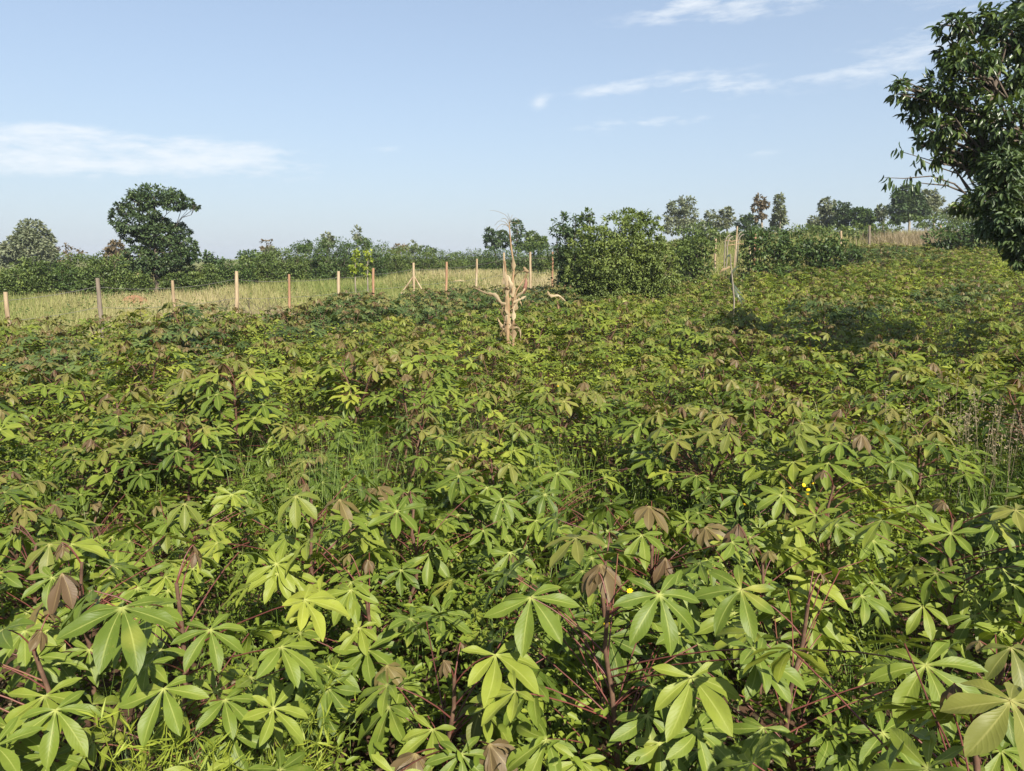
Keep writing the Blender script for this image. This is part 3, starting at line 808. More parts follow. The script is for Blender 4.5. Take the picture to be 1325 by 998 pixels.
for (a_, b_, c_, d_) in ((938, 312, 956, 311), (940, 318, 972, 315)):
    mb = MB(); tube(mb, jitter_line(P(a_, b_, ad), P(c_, d_, ad), 5, .02, gf), .02, 6); mb.build('crossbar', M['maize_dry'], arb, origin=aorg)
for (px, top, r_) in ((954, 293, .03), (977, 302, .06), (970, 306, .03)):
    t = P(px, top, ad); mb = MB(); tube(mb, jitter_line((t[0]+gf.normal(0, .05), t[1], az-.1), t, 6, .02, gf), r_, 7); mb.build('pole', M['post' if px < 976 else 'postred'], arb, origin=aorg)
t1 = P(976, 306, ad); t2 = P(984, 326, ad); mb = MB(); tube(mb, jitter_line(t1, t2, 4, .01, gf), .03, 6); mb.build('brace', M['postred'], arb, origin=aorg)
tag(arb, 'arbour of bent sticks and poles standing behind the field right of the big bush', 'arbour')

# ------------------------------------------------------------------ trees and bushes
def blob(px, py, rx, ry, d, dz=0, depth=None):
    c = P(px, py, d+dz); k = (d+dz)/F*1.02
    return (c, (rx*k, (depth if depth else (rx+ry)*.5)*k, ry*k))

def tree(name, label, cat, group, d, blobs, base_px, mat, bark='bark', n=260, per=14, size=.3, trunk_r=.12, hexa=False, seed=0, droop=.2, aspect=.5, clump_r=.25, limbs=None, spread=1., jit=.6, shell=.55, crown='crown', limb_k=.45, base_d=None, extra_limbs=0):
    g = np.random.default_rng(1000+seed)
    bl = [blob(*b[:4], d, (b[4] if len(b) > 4 else g.normal(0, 1)*jit*(b[2]+b[3])*.5*d/F)) for b in blobs]
    bd = base_d or d
    b = P(base_px, 340, bd); gz = float(ground(b[0], b[1])); org = np.array([b[0], b[1], gz])
    root = empty(name, org)
    cm = MB(); clumps(cm, bl, n, per, size, g, clump_r, droop, hexa, 0, aspect, spread, shell)
    cm.build(crown, mat, root, origin=org)
    tm = MB()
    top = max(bl, key=lambda q: q[0][2])[0]
    low = np.mean([q[0] for q in bl], 0)
    fork = np.array([org[0]*.6+low[0]*.4, org[1]*.6+low[1]*.4, gz+(low[2]-gz)*.55])
    q = jitter_line(org-np.array([0, 0, .2]), fork, 6, trunk_r*.25, g); tube(tm, q, np.linspace(trunk_r*1.25, trunk_r*.8, 6), 8, cap=False)
    q = jitter_line(fork, top, 7, trunk_r*.6, g); tube(tm, q, np.linspace(trunk_r*.8, trunk_r*.15, 7), 7, cap=False)
    lm = MB()
    for (c, r) in bl:
        s = fork+(top-fork)*g.uniform(0, .5) if c[2] > fork[2] else fork
        q = jitter_line(s, c, 6, .05*np.linalg.norm(c-s), g); tube(lm, q, np.linspace(trunk_r*limb_k, trunk_r*.08, 6), 6, cap=False)
        for k in range(3+extra_limbs):
            e = c+rdir(1, g)[0]*np.asarray(r)*.9; tube(lm, jitter_line(q[3+k % 3], e, 4, .04*np.linalg.norm(e-c), g), np.linspace(trunk_r*.14, trunk_r*.04, 4), 4, cap=False)
    tm.build('trunk', M[bark], root, origin=org); lm.build('limbs', M[bark], root, origin=org)
    tag(root, label, cat, group)
    return root

def bush(label, d, blobs, mat, n=120, per=14, size=.16, seed=0, name='bush', cat='bush', group=None, hexa=False, clump_r=.25, droop=.15, stem=True, aspect=.5, shell=.5, jit=.3):
    g = np.random.default_rng(2000+seed)
    bl = []
    for b in blobs:
        bl.append(blob(*b[:4], d, (b[4] if len(b) > 4 else g.normal(0, jit)*(b[2]+b[3])*.5*d/F)))
    for (c, r) in list(bl):
        g0 = float(ground(c[0], c[1])); gap = (c[2]-r[2]*.6)-g0
        if gap > .1: bl.append((np.array([c[0], c[1], g0+gap/2]), (r[0]*.72, r[1]*.72, gap/2+.12)))
    cx = np.mean([b[0] for b in bl], 0); gz = float(ground(cx[0], cx[1])); org = np.array([cx[0], cx[1], gz])
    root = empty(name, org)
    cm = MB(); clumps(cm, bl, n, per, size, g, clump_r, droop, hexa, 0, aspect, 1, shell)
    cm.build('foliage', mat, root, origin=org)
    sm = MB()
    for (c, r) in bl:
        for k in range(3):
            e = c+rdir(1, g)[0]*np.asarray(r)*.7; s = org+np.array([(c[0]-org[0])*.5+g.normal(0, .08), (c[1]-org[1])*.5, -.1]); s[2] = float(ground(s[0], s[1]))-.1
            tube(sm, jitter_line(s, e, 6, .05, g), np.linspace(.014, .005, 6), 5, cap=False)
    sm.build('stems', M['bark'], root, origin=org)
    tag(root, label, cat, group)
    return root

TG = 'scattered trees on the skyline'
# broad dark tree on the left
tree('tree', 'broad dark tree with layered crown and a long upper bough reaching right', 'tree', None, 33,
     [(199,254,30,11),(178,262,18,10),(222,260,18,11),(240,264,12,7),(251,267,7,4),(158,273,13,8),(153,284,11,9),(190,277,16,8),(178,290,26,12),(208,290,16,8),(205,303,30,14),(232,300,14,10),(240,318,15,13),(175,305,16,9),(212,322,30,14),(190,355,22,7),(222,352,24,8),(180,335,22,14),(167,342,12,10),(235,335,18,11),(205,345,24,9),(248,330,9,10)],
     200, M['tree_dark'], n=1450, per=15, size=.14, trunk_r=.10, limb_k=.22, seed=1, clump_r=.17, jit=.9, shell=.6)
tree('eucalyptus_tree', 'grey green tall rounded eucalyptus at the left edge of the skyline', 'tree', TG, 62,
     [(41,297,15,11),(36,310,18,12),(55,312,12,14),(20,322,16,12),(45,325,22,13),(8,330,12,12),(25,340,24,12),(62,334,12,12),(50,345,20,9)], 38, M['euca'], 'palebark', n=700, per=13, size=.3, trunk_r=.2, seed=2, jit=.6)
tree('bare_tree', 'thin nearly bare tree between the left eucalyptus and the broad dark tree', 'tree', TG, 50, [(84,322,8,7),(95,325,8,6),(105,328,6,6),(88,335,12,6)], 90, M['brownleaf'], n=40, per=7, size=.2, trunk_r=.08, seed=3, extra_limbs=3)
tree('tree', 'brownish dry crowned tree just left of the broad dark tree', 'tree', TG, 44, [(150,322,9,9),(143,333,8,9),(156,336,10,10)], 150, M['brownleaf'], n=160, per=12, size=.2, trunk_r=.09, seed=4)
tree('young_tree', 'small loose leaved tree just right of the broad dark tree', 'tree', TG, 42, [(268,332,8,6),(280,335,8,6),(275,342,10,5)], 273, M['tree_dark'], n=60, per=9, size=.2, trunk_r=.06, seed=5)
for k, (px, py, rx, ry, mt, nn, dd, lb) in enumerate([
    (322,331,13,5,'bush_dk',60,50,'low flat dark crown on the skyline left of the thin pale tree'),
    (346,318,7,8,'brownleaf',30,55,'thin pale brownish tree on the skyline above the hedge'),
    (350,328,10,6,'euca',60,52,'round grey green tree beneath the thin pale tree'),
    (395,318,9,6,'tree_dark',60,55,'small dark round tree above the middle of the hedge'),
    (424,310,7,8,'euca',70,60,'small conical grey tree left of the thin wispy sapling'),
    (463,303,5,9,'euca',26,55,'thin wispy sapling rising highest above the hedge'),
    (473,314,6,4,'tree_dark',30,55,'tiny dark treetop right of the wispy sapling'),
    (518,321,10,4,'brownleaf',40,70,'low brownish treetop above the braced fence post, left one'),
    (535,319,7,6,'euca',40,70,'greyish treetop right above the braced fence post'),
    (552,323,10,4,'tree_dark',40,70,'low dark treetop right of the greyish one by the braced post')]):
    tree('skyline_tree', lb, 'tree', TG, dd, [(px, py, rx, ry), (px+rx*.4, py+ry*.7, rx*.8, ry*.6), (px-rx*.4, py+ry*.8, rx*.7, ry*.6)], px, M[mt], 'palebark', n=nn, per=10, size=.24, trunk_r=.07, seed=20+k)

HG = 'bushes of the hedge behind the fence'
def hb(k, px, top, bot, w, d, mt, lb):
    g = np.random.default_rng(3000+k)
    top -= 4 if 320 < px < 540 else 1
    hh = bot-top; bl = []
    for s in range(5):
        x = px+(s-2)*w*.22+g.normal(0, 2); tp = top+abs(s-2)*2.0+abs(g.normal(0, 1.5))
        bl.append((x, tp+hh*.28, w*.25, hh*.32)); bl.append((x+g.normal(0, 3), tp+hh*.66, w*.27, hh*.34)); bl.append((x+g.normal(0, 2), bot+2, w*.22, hh*.28))
    bush(lb, d, bl, M[mt], n=int(620*w/45), per=14, size=.105, seed=50+k, name='hedge_bush', group=HG, clump_r=.3)
HB = [(12,349,378,46,29,'bush','bright leafy hedge bush behind the leftmost fence post'),(42,336,376,44,30,'bush','hedge bush with pale shoots right of the leftmost post'),
(75,342,376,42,30.5,'bush_dk','darker hedge bush left of the dark weathered post'),(104,328,376,44,31,'bush','tall yellow green hedge bush just left of the dark weathered post'),
(136,329,378,42,30,'bush','hedge bush right of the dark weathered post'),(168,352,374,40,31,'bush','low hedge bush left of the broad tree trunk'),
(236,352,372,44,32,'bush','low hedge bush right of the broad tree trunk'),(262,343,368,42,34,'bush','hedge bush left of the thick pale post'),(296,337,364,46,35,'bush_dk','hedge bush directly behind the thick pale post'),
(332,332,361,46,36,'bush','hedge bush right of the thick pale post'),(366,325,359,46,38,'bush','hedge bush behind the first reddish post'),(398,319,358,46,39,'bush_dk','tall dark hedge bush between the reddish post and the thick post'),
(432,313,356,50,40,'bush_dk','highest dark hedge bush with rounded top'),(468,313,354,50,41,'bush_dk','dark hedge bush behind the yellow saplings'),(502,320,352,46,43,'bush','hedge bush left of the braced post'),
(536,323,350,48,46,'bush','pale hedge bush behind the braced post'),(572,324,346,52,49,'bush','hedge bush right of the braced post'),(610,323,342,52,52,'bush','even topped hedge bush left of the dry maize stalk'),
(645,321,345,46,50,'bush_dk','hedge bush directly behind the dry maize stalk'),(690,316,348,50,45,'bush_dk','dark hedge bush between maize stalk and big bush'),(725,318,350,36,44,'bush','hedge bush partly hidden by the big bush')]
for k, b in enumerate(HB): hb(k, *b)

# trees behind the maize
tree('tree', 'loose dark crowned tree on the skyline just left of the dry maize stalk', 'tree', TG, 60, [(632,302,7,6),(640,307,8,7),(650,310,10,9),(636,315,9,6)], 642, M['tree_dark'], n=140, per=12, size=.24, trunk_r=.1, seed=40)
tree('tree', 'slender tree with open upper tuft just right of the dry maize tassel', 'tree', TG, 58, [(669,292,8,6),(672,300,7,5),(668,313,8,7),(674,318,9,5)], 670, M['tree_dark'], n=90, per=11, size=.24, trunk_r=.08, seed=41)
tree('tree', 'rounded green tree between the dry maize stalk and the big bush', 'tree', TG, 55, [(688,306,8,6),(694,313,12,7),(684,318,10,6),(702,318,8,6)], 690, M['bush'], n=150, per=12, size=.22, trunk_r=.08, seed=42)

# yellow saplings by the hedge
for (px, top, lb) in ((459, 325, 'slim yellow green sapling, left of the pair in front of the hedge'), (475, 325, 'slim yellow green sapling, right of the pair in front of the hedge')):
    tree('sapling', lb, 'tree', None, 30, [(px, top+3, 5, 4), (px+2, top+10, 4, 4), (px-2, top+18, 4, 4), (px, top+27, 4, 5)], px, M['yl'], 'palebark', n=34, per=7, size=.14, trunk_r=.03, seed=px)

# big round bush and its dark neighbour
bush('big round leafy bush standing in the crop right of the maize stalk', 21.6,
     [(800,300,38,25),(818,284,24,13),(840,300,22,18),(800,330,50,26),(866,332,14,16),(868,350,12,12),(770,305,24,16),(765,320,32,26),(790,335,42,26),(830,318,34,26),(848,335,24,22),(815,350,42,18),(765,348,28,18),(770,366,40,16),(815,370,44,14),(855,358,26,16),(745,362,20,14),(835,290,20,14),(818,283,16,10),(745,340,16,18)],
     M['bushl'], n=2400, per=17, size=.084, seed=90, clump_r=.17, hexa=True, shell=.6)
bush('darker leafy bush adjoining the left side of the big round bush', 23.2, [(736,290,22,13),(728,303,16,12),(748,304,20,14),(740,322,16,14),(757,288,10,8),(740,345,15,15),(738,362,14,12)], M['tree_dark'], n=420, per=16, size=.10, seed=91, clump_r=.22, hexa=True)
tree('sapling', 'tiny bright tuft rising behind the top of the big bush', 'tree', None, 24, [(763,274,5,3),(766,279,4,4),(757,283,6,5)], 764, M['bush'], n=26, per=8, size=.12, trunk_r=.03, seed=92)

# right background
RT = [(885,[(890,262,9,8),(875,268,12,8),(888,278,14,10),(868,280,9,7),(895,292,16,8),(872,294,14,7)],'euca',260,70,'tall double crowned eucalyptus behind the right shoulder of the big bush'),
(918,[(918,277,7,4),(922,285,9,6),(914,294,12,6)],'euca',90,72,'low flat topped tree right of the double crowned eucalyptus'),
(940,[(940,274,8,5),(944,282,6,6),(935,290,10,7)],'euca',100,72,'flat umbrella topped tree above the stick arbour'),
(967,[(967,283,8,6),(960,290,8,5),(972,292,9,6)],'tree_dark',90,66,'low dark tree left of the tall thin tree'),
(985,[(983,258,6,6),(981,268,7,6),(988,265,6,4),(984,280,6,5)],'brownleaf',60,62,'tall thin sparse tree, left of the two slender trees'),
(1008,[(1008,262,5,8),(1008,275,8,8),(1007,288,10,7)],'euca',110,62,'pointed slender tree, right of the two slender trees'),
(1054,[(1054,285,5,6),(1052,292,6,5)],'euca',40,66,'very small tree left of the tall grey green skyline tree'),
(1070,[(1070,266,9,9),(1073,280,11,9),(1068,290,12,6)],'euca',180,66,'tall grey green skyline tree, tallest of the right middle group'),
(1092,[(1090,270,8,7),(1095,278,9,8),(1090,288,12,7)],'tree_dark',150,64,'mid height tree adjoining the tall grey green skyline tree'),
(1116,[(1112,278,10,8),(1122,282,9,8),(1115,290,12,5)],'bush_dk',160,62,'round topped tree at the right of the middle group'),
(1141,[(1141,273,6,6),(1140,281,6,5)],'euca',50,64,'isolated small round tree left of the dark bushy tree'),
(1175,[(1175,248,11,8),(1165,258,11,8),(1185,262,10,9),(1170,272,16,10),(1190,275,10,8),(1163,283,8,6)],'tree_dark',420,58,'dark bushy tree standing in the grass left of the near tree'),
(1207,[(1200,255,12,7),(1209,262,8,9),(1204,275,8,8)],'euca',130,62,'pale feathery tree behind the dark bushy tree'),
(1240,[(1235,276,16,8),(1255,278,14,8)],'euca',120,62,'grey green trees edge seen beneath the near tree boughs')]
for k, (bx, bls, mt, nn, d, lb) in enumerate(RT):
    tree('skyline_tree', lb, 'tree', TG, d, bls, bx, M[mt], 'palebark', n=nn, per=13, size=.27, trunk_r=.1, seed=60+k, jit=.4)

SB = 'scrub bushes along the far edge of the crop'
RB = [((1010,318),[(968,325,13,7),(978,312,12,10),(1000,312,22,14),(1025,314,20,13),(985,318,14,14),(1015,325,28,10)],'bush_dk',25.5,340,'low dark thicket right of the stick arbour'),
((1068,318),[(1060,312,20,12),(1080,318,18,11),(1045,318,18,13),(1098,325,14,7),(1108,329,10,5),(1070,325,24,9)],'bush_dk',27,300,'low thicket with browner twigs right of the dark thicket'),
((905,322),[(898,318,16,14),(912,324,14,12),(890,328,14,11)],'bush',26,220,'green scrub bush just right of the big round bush'),
((920,305),[(915,305,22,9),(935,310,18,8),(890,306,16,8),(900,298,24,8)],'bush',44,240,'green scrub bank behind the scrub bush beneath the eucalyptus'),
((985,300),[(975,302,20,8),(1000,303,22,7),(960,306,14,8)],'bush_dk',44,200,'scrub bank behind the stick arbour'),
((1050,300),[(1040,301,20,8),(1065,300,22,7),(1090,302,18,7)],'bush',46,220,'scrub bank above the low thicket'),
((1120,300),[(1115,300,16,9),(1135,300,14,8),(1150,296,14,7)],'bush',42,160,'scrub bush by the stout grey post'),
((1220,280),[(1200,286,22,7),(1230,284,24,8),(1260,284,22,8)],'bush',50,200,'bushy green rise below the near tree boughs'),
((1240,300),[(1240,305,30,12),(1270,306,26,14),(1215,310,20,9)],'bush_dk',33,300,'smooth dark green shrub mass left of the near dark shrub'),
((0,0),[(878,322,11,9),(888,318,10,8)],'bush',30,150,'scrub bush peeping behind the right side of the big bush')]
for k, (c_, bls, mt, d, nn, lb) in enumerate(RB):
    bush(lb, d, bls, M[mt], n=nn, per=14, size=.13 if d < 30 else .16, seed=120+k, name='scrub_bush', group=SB)

# near tree at the right edge
ND = 8.6
tree('leafy_tree', 'near tree with glossy drooping leaves filling the right edge', 'tree', None, ND,
     [(1236,34,20,16,.0),(1268,30,26,18,.2),(1310,42,38,28,0),(1228,66,14,14,.1),(1258,80,32,24,-.2),(1300,95,40,30,.2),(1165,112,14,10,-.1),(1188,125,20,14,.1),(1222,118,30,20,0),(1188,150,18,12,.2),(1215,165,24,18,-.1),
      (1262,140,36,28,.1),(1305,160,40,32,-.2),(1200,185,13,10,0),(1240,195,26,18,.1),(1285,205,34,26,0),(1325,215,38,34,.1),(1215,208,9,7,0),(1265,262,22,12,-.3),(1240,268,12,8,-.3),(1280,285,14,14,0),
      (1370,70,50,45,.3),(1380,170,50,55,.4),(1370,270,45,50,.4),(1440,120,50,60,.5),(1440,220,50,60,.5),(1500,140,50,60,.8),(1500,240,50,50,.8),(1345,10,40,28,.3)],
     1440, M['tree_near'], 'bark', n=1650, per=11, size=.100, trunk_r=.10, hexa=True, seed=7, droop=.5, aspect=.38, clump_r=.30, spread=1.0, jit=.3, shell=.30, extra_limbs=3, limb_k=.2)
def curve_pts(pp, d):
    q = np.array([P(a, b, d) for a, b in pp]); t = np.linspace(0, len(q)-1, 14); i = np.minimum(t.astype(int), len(q)-2); f = (t-i)[:, None]
    r_ = q[i]*(1-f)+q[i+1]*f; r_[1:-1] = (r_[:-2]+2*r_[1:-1]+r_[2:])/4
    return r_
# bare twigs reaching left from it, a part of the tree
nt_root = [o for o in bpy.data.objects if o.name.startswith('leafy_tree')][0]
org = np.array(nt_root.location); tw = MB(); tl = MB()
for ptsx in ([(1262,262),(1235,238),(1205,228),(1170,231),(1145,230)], [(1255,245),(1232,215),(1205,208),(1165,196)], [(1262,262),(1240,225),(1210,215),(1188,205)], [(1250,250),(1225,240),(1200,238),(1185,236)], [(1260,240),(1245,212),(1215,200)]):
    q = np.array([P(a, b, ND+gw.normal(0, .03)) for a, b in ptsx]); tube(tw, q, np.linspace(.012, .003, len(q)), 5, cap=False)
    e = q[-1]; m = 7; pos = e+gw.normal(0, .035, (m, 3)); leaves(tl, pos, rdir(m, gw)*.5+np.array([-.2, 0, -1]), rdir(m, gw), .10, .036, gw.uniform(.2, .6, m), True)
for (a, b) in ((1160, 240), (1155, 237), (1207, 228), (1218, 226), (1190, 218), (1225, 232), (1178, 228)):
    e = P(a, b, ND); m = 3; pos = e+gw.normal(0, .02, (m, 3)); leaves(tl, pos, rdir(m, gw)*.4+np.array([0, 0, -1]), rdir(m, gw), .10, .036, gw.uniform(.2, .6, m), True)
bo = MB(); q = curve_pts([(1370,345),(1310,290),(1280,255),(1272,215),(1266,175),(1285,120),(1300,60)], ND); tube(bo, q, np.linspace(.085, .02, len(q)), 8, cap=False)
q = curve_pts([(1274,225),(1255,190),(1235,150),(1205,130)], ND); tube(bo, q, np.linspace(.035, .008, len(q)), 6, cap=False)
bo.build('bough', M['bark'], nt_root, origin=org)
o = tw.build('branch', M['bark'], nt_root, origin=org); o['label'] = 'bare twigs reaching left under the crown'
o = tl.build('hanging_leaves', M['tree_near'], nt_root, origin=org)
tree('drooping_tree', 'dark dense drooping foliage low at the right edge under the near tree', 'tree', None, 7.4,
     [(1300,215,26,20),(1290,250,26,22),(1315,240,30,24),(1300,285,28,22),(1330,290,34,26),(1310,310,24,14),(1330,328,24,14),(1322,338,16,8),(1380,230,40,50),(1385,300,36,36),(1440,270,40,50)],
     1450, M['tree_dark'], n=900, per=14, size=.075, trunk_r=.07, seed=140, hexa=True, clump_r=.3, droop=.35, aspect=.36, shell=.3, spread=1.0, jit=.5)

# ------------------------------------------------------------------ meadow grass beyond the fence and on the right slope
gm = np.random.default_rng(55)
mead, pink = MB(), MB()
n = 60000
y = gm.uniform(10, 50, n); x = gm.uniform(-34, 6, n)
k = (fence_side(x, y) > -.9) & (np.abs(x) < y*.74+1) ; x, y = x[k], y[k]
k = gm.random(len(x)) < np.clip(1.3-(y-12)/45, .25, 1); x, y = x[k], y[k]
print('meadow', len(x))
for rep in range(3):
    m = len(x)
    tn = np.clip(.35+.35*np.sin(x*.35+y*.21)+gm.normal(0, .2, m)+.3*ss(-6, 3, x), 0, 1)
    hh = (.42+.14*np.sin(x*.5)*np.sin(y*.4+1))*gm.uniform(.55, 1.2, m)
    blades(mead, x, y, hh, .012+.0007*y, gm, tn, 2, .55, spread=.12)
n = 16000
y = gm.uniform(30, 56, n); x = gm.uniform(3, 45, n)
k = (np.abs(x) < y*.74+1) & ((y > 35+.12*x)|((x < 13)&(x > 4))); x, y = x[k], y[k]
for rep in range(3):
    m = len(x); tn = np.clip(.35+gm.normal(0, .2, m)+.35*np.sin(x*.5+1)*np.sin(y*.3), 0, 1)
    blades(mead, x, y, .55*gm.uniform(.5, 1.15, m), .05, gm, tn, 2, .5, spread=.15)
mw = 2600; x = gm.uniform(-30, 6, mw); y = gm.uniform(11, 46, mw); k = (fence_side(x, y) > -.3) & (np.sin(x*.8+1)*np.sin(y*.5) > -.1); x, y = x[k], y[k]; m = len(x); per = 14
t = gm.random((m, per)); hh = gm.uniform(.2, .62, m); a = gm.random((m, per))*6.28; r = gm.random((m, per))*.16
pos = np.stack([x[:, None]+r*np.cos(a), y[:, None]+r*np.sin(a), ground(x, y)[:, None]+hh[:, None]*t], -1).reshape(-1, 3)
mwm = MB(); leaves(mwm, pos, np.stack([np.cos(a), np.sin(a), gm.normal(0, .4, a.shape)], -1).reshape(-1, 3), np.array([0, 0, 1.])+gm.normal(0, .4, (m*per, 3)), .09*gm.uniform(.6, 1.4, m*per), .045, np.repeat(gm.uniform(.1, .8, m), per))
o = mwm.build('meadow_weeds', M['bush']); tag(o, 'leafy green weeds scattered through the meadow grass', 'weeds', kind='stuff')
o = mead.build('meadow_grass', M['drygrass']); tag(o, 'tall yellowing grass beyond the fence and on the right slope', 'grass', kind='stuff')
# pinkish grass by the far posts and tan grass on the right
for (px, bot, d, sx_, n, h) in ((640, 366, 25.5, 50, 2600, .55), (700, 364, 26.5, 40, 2600, .6), (560, 372, 22.5, 30, 900, .5), (1180, 308, 40, 40, 3200, .8), (1230, 300, 43, 40, 2200, .7), (330, 388, 18, 40, 900, .5)):
    c = P(px, bot, d); x = c[0]+gm.normal(0, sx_*d/F*.6, n); y = c[1]+gm.normal(0, .9, n)
    k = fence_side(x, y) > -.9 if px < 900 else np.full(n, True); x, y = x[k], y[k]
    blades(pink, x, y, h*gm.uniform(.6, 1.25, len(x)), .02 if d < 30 else .04, gm, gm.random(len(x)), 2, .6, spread=.05)
o = pink.build('tan_grass', M['pinkgrass']); tag(o, 'pinkish tan seeding grass in front of the far fence posts', 'grass', kind='stuff')

# dead twig shrubs in the meadow
for k, (px, py, d, lb) in enumerate(((283, 378, 21, 'leafless twiggy shrub in the grass left of the thick pale post'), (330, 384, 18.5, 'leafless twiggy shrub just right of the thick pale post'), (350, 380, 19.5, 'leafless twiggy shrub left of the first reddish post'), (475, 378, 20.5, 'leafless twigs at the foot of the second reddish post'), (575, 372, 24, 'leafless twigs left of the third reddish post'))):
    b = P(px, py+8, d); gz = float(ground(b[0], b[1])); org = np.array([b[0], b[1], gz]); r = empty('dead_shrub', org); mb = MB()
    mt = MB(); tube(mt, jitter_line(org-[0, 0, .05], org+[0, 0, .18], 4, .01, gm), .02, 6); mt.build('stem', M['bark'], r, origin=org)
    for s in range(9):
        a = gm.uniform(-1.1, 1.1); l = gm.uniform(.35, .75)
        e = org+np.array([math.sin(a)*l, gm.normal(0, .15), .12+math.cos(a)*l]); q = jitter_line(org+[0, 0, .15], e, 5, .03, gm); tube(mb, q, np.linspace(.011, .004, 5), 4, cap=False)
        for w in range(2): tube(mb, jitter_line(q[2+w], q[2+w]+rdir(1, gm)[0]*.2+[0, 0, .12], 3, .01, gm), np.linspace(.006, .003, 3), 3, cap=False)
    mb.build('twigs', M['bark'], r, origin=org); tag(r, lb, 'dead shrub', 'leafless shrubs in the meadow')
# termite mound / red soil heap
c = P(172, 378, 27); gz = float(ground(c[0], c[1]))
a = np.linspace(0, 6.283, 25)[:-1]; V = []; rs = [.55, .45, .3, .15, .03]; zs = [-.1, .2, .31, .36, .38]
for r_, z_ in zip(rs, zs):
    V += [(c[0]+r_*math.cos(t)*(1+.12*math.sin(3*t+z_*4)), c[1]+r_*.7*math.sin(t), gz+z_*(1+.1*math.sin(5*t))) for t in a]
F_ = [(i*24+j, i*24+(j+1) % 24, (i+1)*24+(j+1) % 24, (i+1)*24+j) for i in range(4) for j in range(24)]
mb = MB().add(V, F_); o = mb.build('earth_mound', solid_mat('red_earth', [(.3, (.13, .07, .04)), (.7, (.26, .145, .08))], 5, .95), origin=(c[0], c[1], gz))
tag(o, 'bare orange earth mound in the grass left of the broad dark tree', 'earth mound')

# ------------------------------------------------------------------ maize
def ribbon(mb, pts_, w, fold=.25, tint=.5, g=rng, twist=0, wob=1.):
    pts_ = np.asarray(pts_, float); k = len(pts_); t = np.linspace(0, 1, k); T_ = norm(np.gradient(pts_, axis=0))
    side = norm(np.cross(T_, np.array([.15, 1., .25]))); up = np.cross(side, T_)
    ww = w*(np.sin(math.pi*np.clip(t**.65*.97+.03, 0, 1))**.9)*.42*np.clip(1+g.normal(0, .28, k), .35, 1.6); tw_ = twist*t+wob*np.cumsum(g.normal(0, .16, k))
    s2 = side*np.cos(tw_)[:, None]+up*np.sin(tw_)[:, None]; u2 = np.cross(s2, T_)
    V = np.stack([pts_-s2*ww[:, None]+u2*(fold*ww)[:, None], pts_, pts_+s2*ww[:, None]+u2*(fold*ww)[:, None]], 1).reshape(-1, 3)
    i, j = np.meshgrid(np.arange(k-1), np.arange(2), indexing='ij')
    A = np.zeros((k*3, 4)); A[:, 0] = np.repeat(t, 3); A[:, 2] = tint+g.normal(0, .15)
    mb.add(V, np.stack([i*3+j, (i+1)*3+j, (i+1)*3+j+1, i*3+j+1], -1).reshape(-1, 4), A)
def curve(px_pts, d, g, k=12, dj=.05):
    q = np.array([P(a, b, d+g.normal(0, dj)) for a, b in px_pts]); n = len(q); t = np.linspace(0, n-1, k)
    i = np.minimum(t.astype(int), n-2); f = (t-i)[:, None]
    pm = q[np.maximum(i-1, 0)]; p0_, p1_ = q[i], q[i+1]; p2_ = q[np.minimum(i+2, n-1)]
    return .5*((2*p0_)+(-pm+p1_)*f+(2*pm-5*p0_+4*p1_-p2_)*f**2+(-pm+3*p0_-3*p1_+p2_)*f**3)
gz_ = np.random.default_rng(77)
MD = 9.7
b = P(661, 440, MD); gz = float(ground(b[0], b[1])); org = np.array([b[0], b[1], gz]); mz = empty('maize_plant', org)
def low(px): q = P(px, 440, MD); return q
for (pl, r0, r1, nm, mt) in (([(664,470),(664,440),(664,400),(663,370),(665,345),(662,325),(660,305),(659,290)], .022, .006, 'stalk', 'maize_dry'),
                     ([(658,470),(657,430),(658,400),(655,365),(654,350),(653,338)], .022, .012, 'stalk', 'maize_dry'),
                     ([(663,400),(668,378),(678,362),(682,353)], .010, .007, 'stalk', 'maize_dry')):
    q = curve(pl, MD, gz_, 16, .01)
    if pl[0][1] > 450: q = np.vstack([[q[0][0], q[0][1], gz-.05], q])
    mb = MB(); rr = np.linspace(r0, r1, len(q))*(1+.18*(np.arange(len(q)) % 4 == 0)); tube(mb, q, rr, 9); mb.build(nm, M[mt], mz, origin=org)
RIB = [([(657,395),(648,392),(640,382),(630,380),(618,375),(605,366)], .055, 'maize_leaf', .9),([(652,405),(648,392),(644,380)], .045, 'maize_leaf', .4),([(655,420),(652,410),(645,398)], .05, 'maize_leaf', .3),
       ([(663,395),(668,385),(676,378),(680,370)], .05, 'maize_leaf', .8),([(664,392),(672,388),(680,384),(680,392)], .04, 'maize_leaf', .6),([(655,372),(657,362),(653,350)], .055, 'maize_leaf', .7),
       ([(658,380),(662,370),(658,360),(652,352)], .06, 'maize_leaf', .8),([(660,418),(667,414),(672,411)], .03, 'maize_leaf', .8),([(658,430),(650,422),(643,410)], .045, 'maize_leaf', .6),
       ([(659,442),(652,432),(645,418)], .05, 'maize_leaf', .9),([(660,446),(656,436),(648,428)], .05, 'maize_leaf', .5),([(664,445),(660,435),(657,425)], .045, 'maize_leaf', .8),
       ([(663,385),(655,395),(660,410)], .055, 'maize_leaf', .3),([(661,410),(655,400),(652,385)], .05, 'maize_leaf', .5),([(664,362),(668,355),(675,352),(682,350)], .03, 'maize_leaf', .3),
       ([(605,366),(596,363),(585,364)], .02, 'maize_leaf', .6),([(657,440),(662,446),(668,447)], .04, 'maize_leaf', .9)]
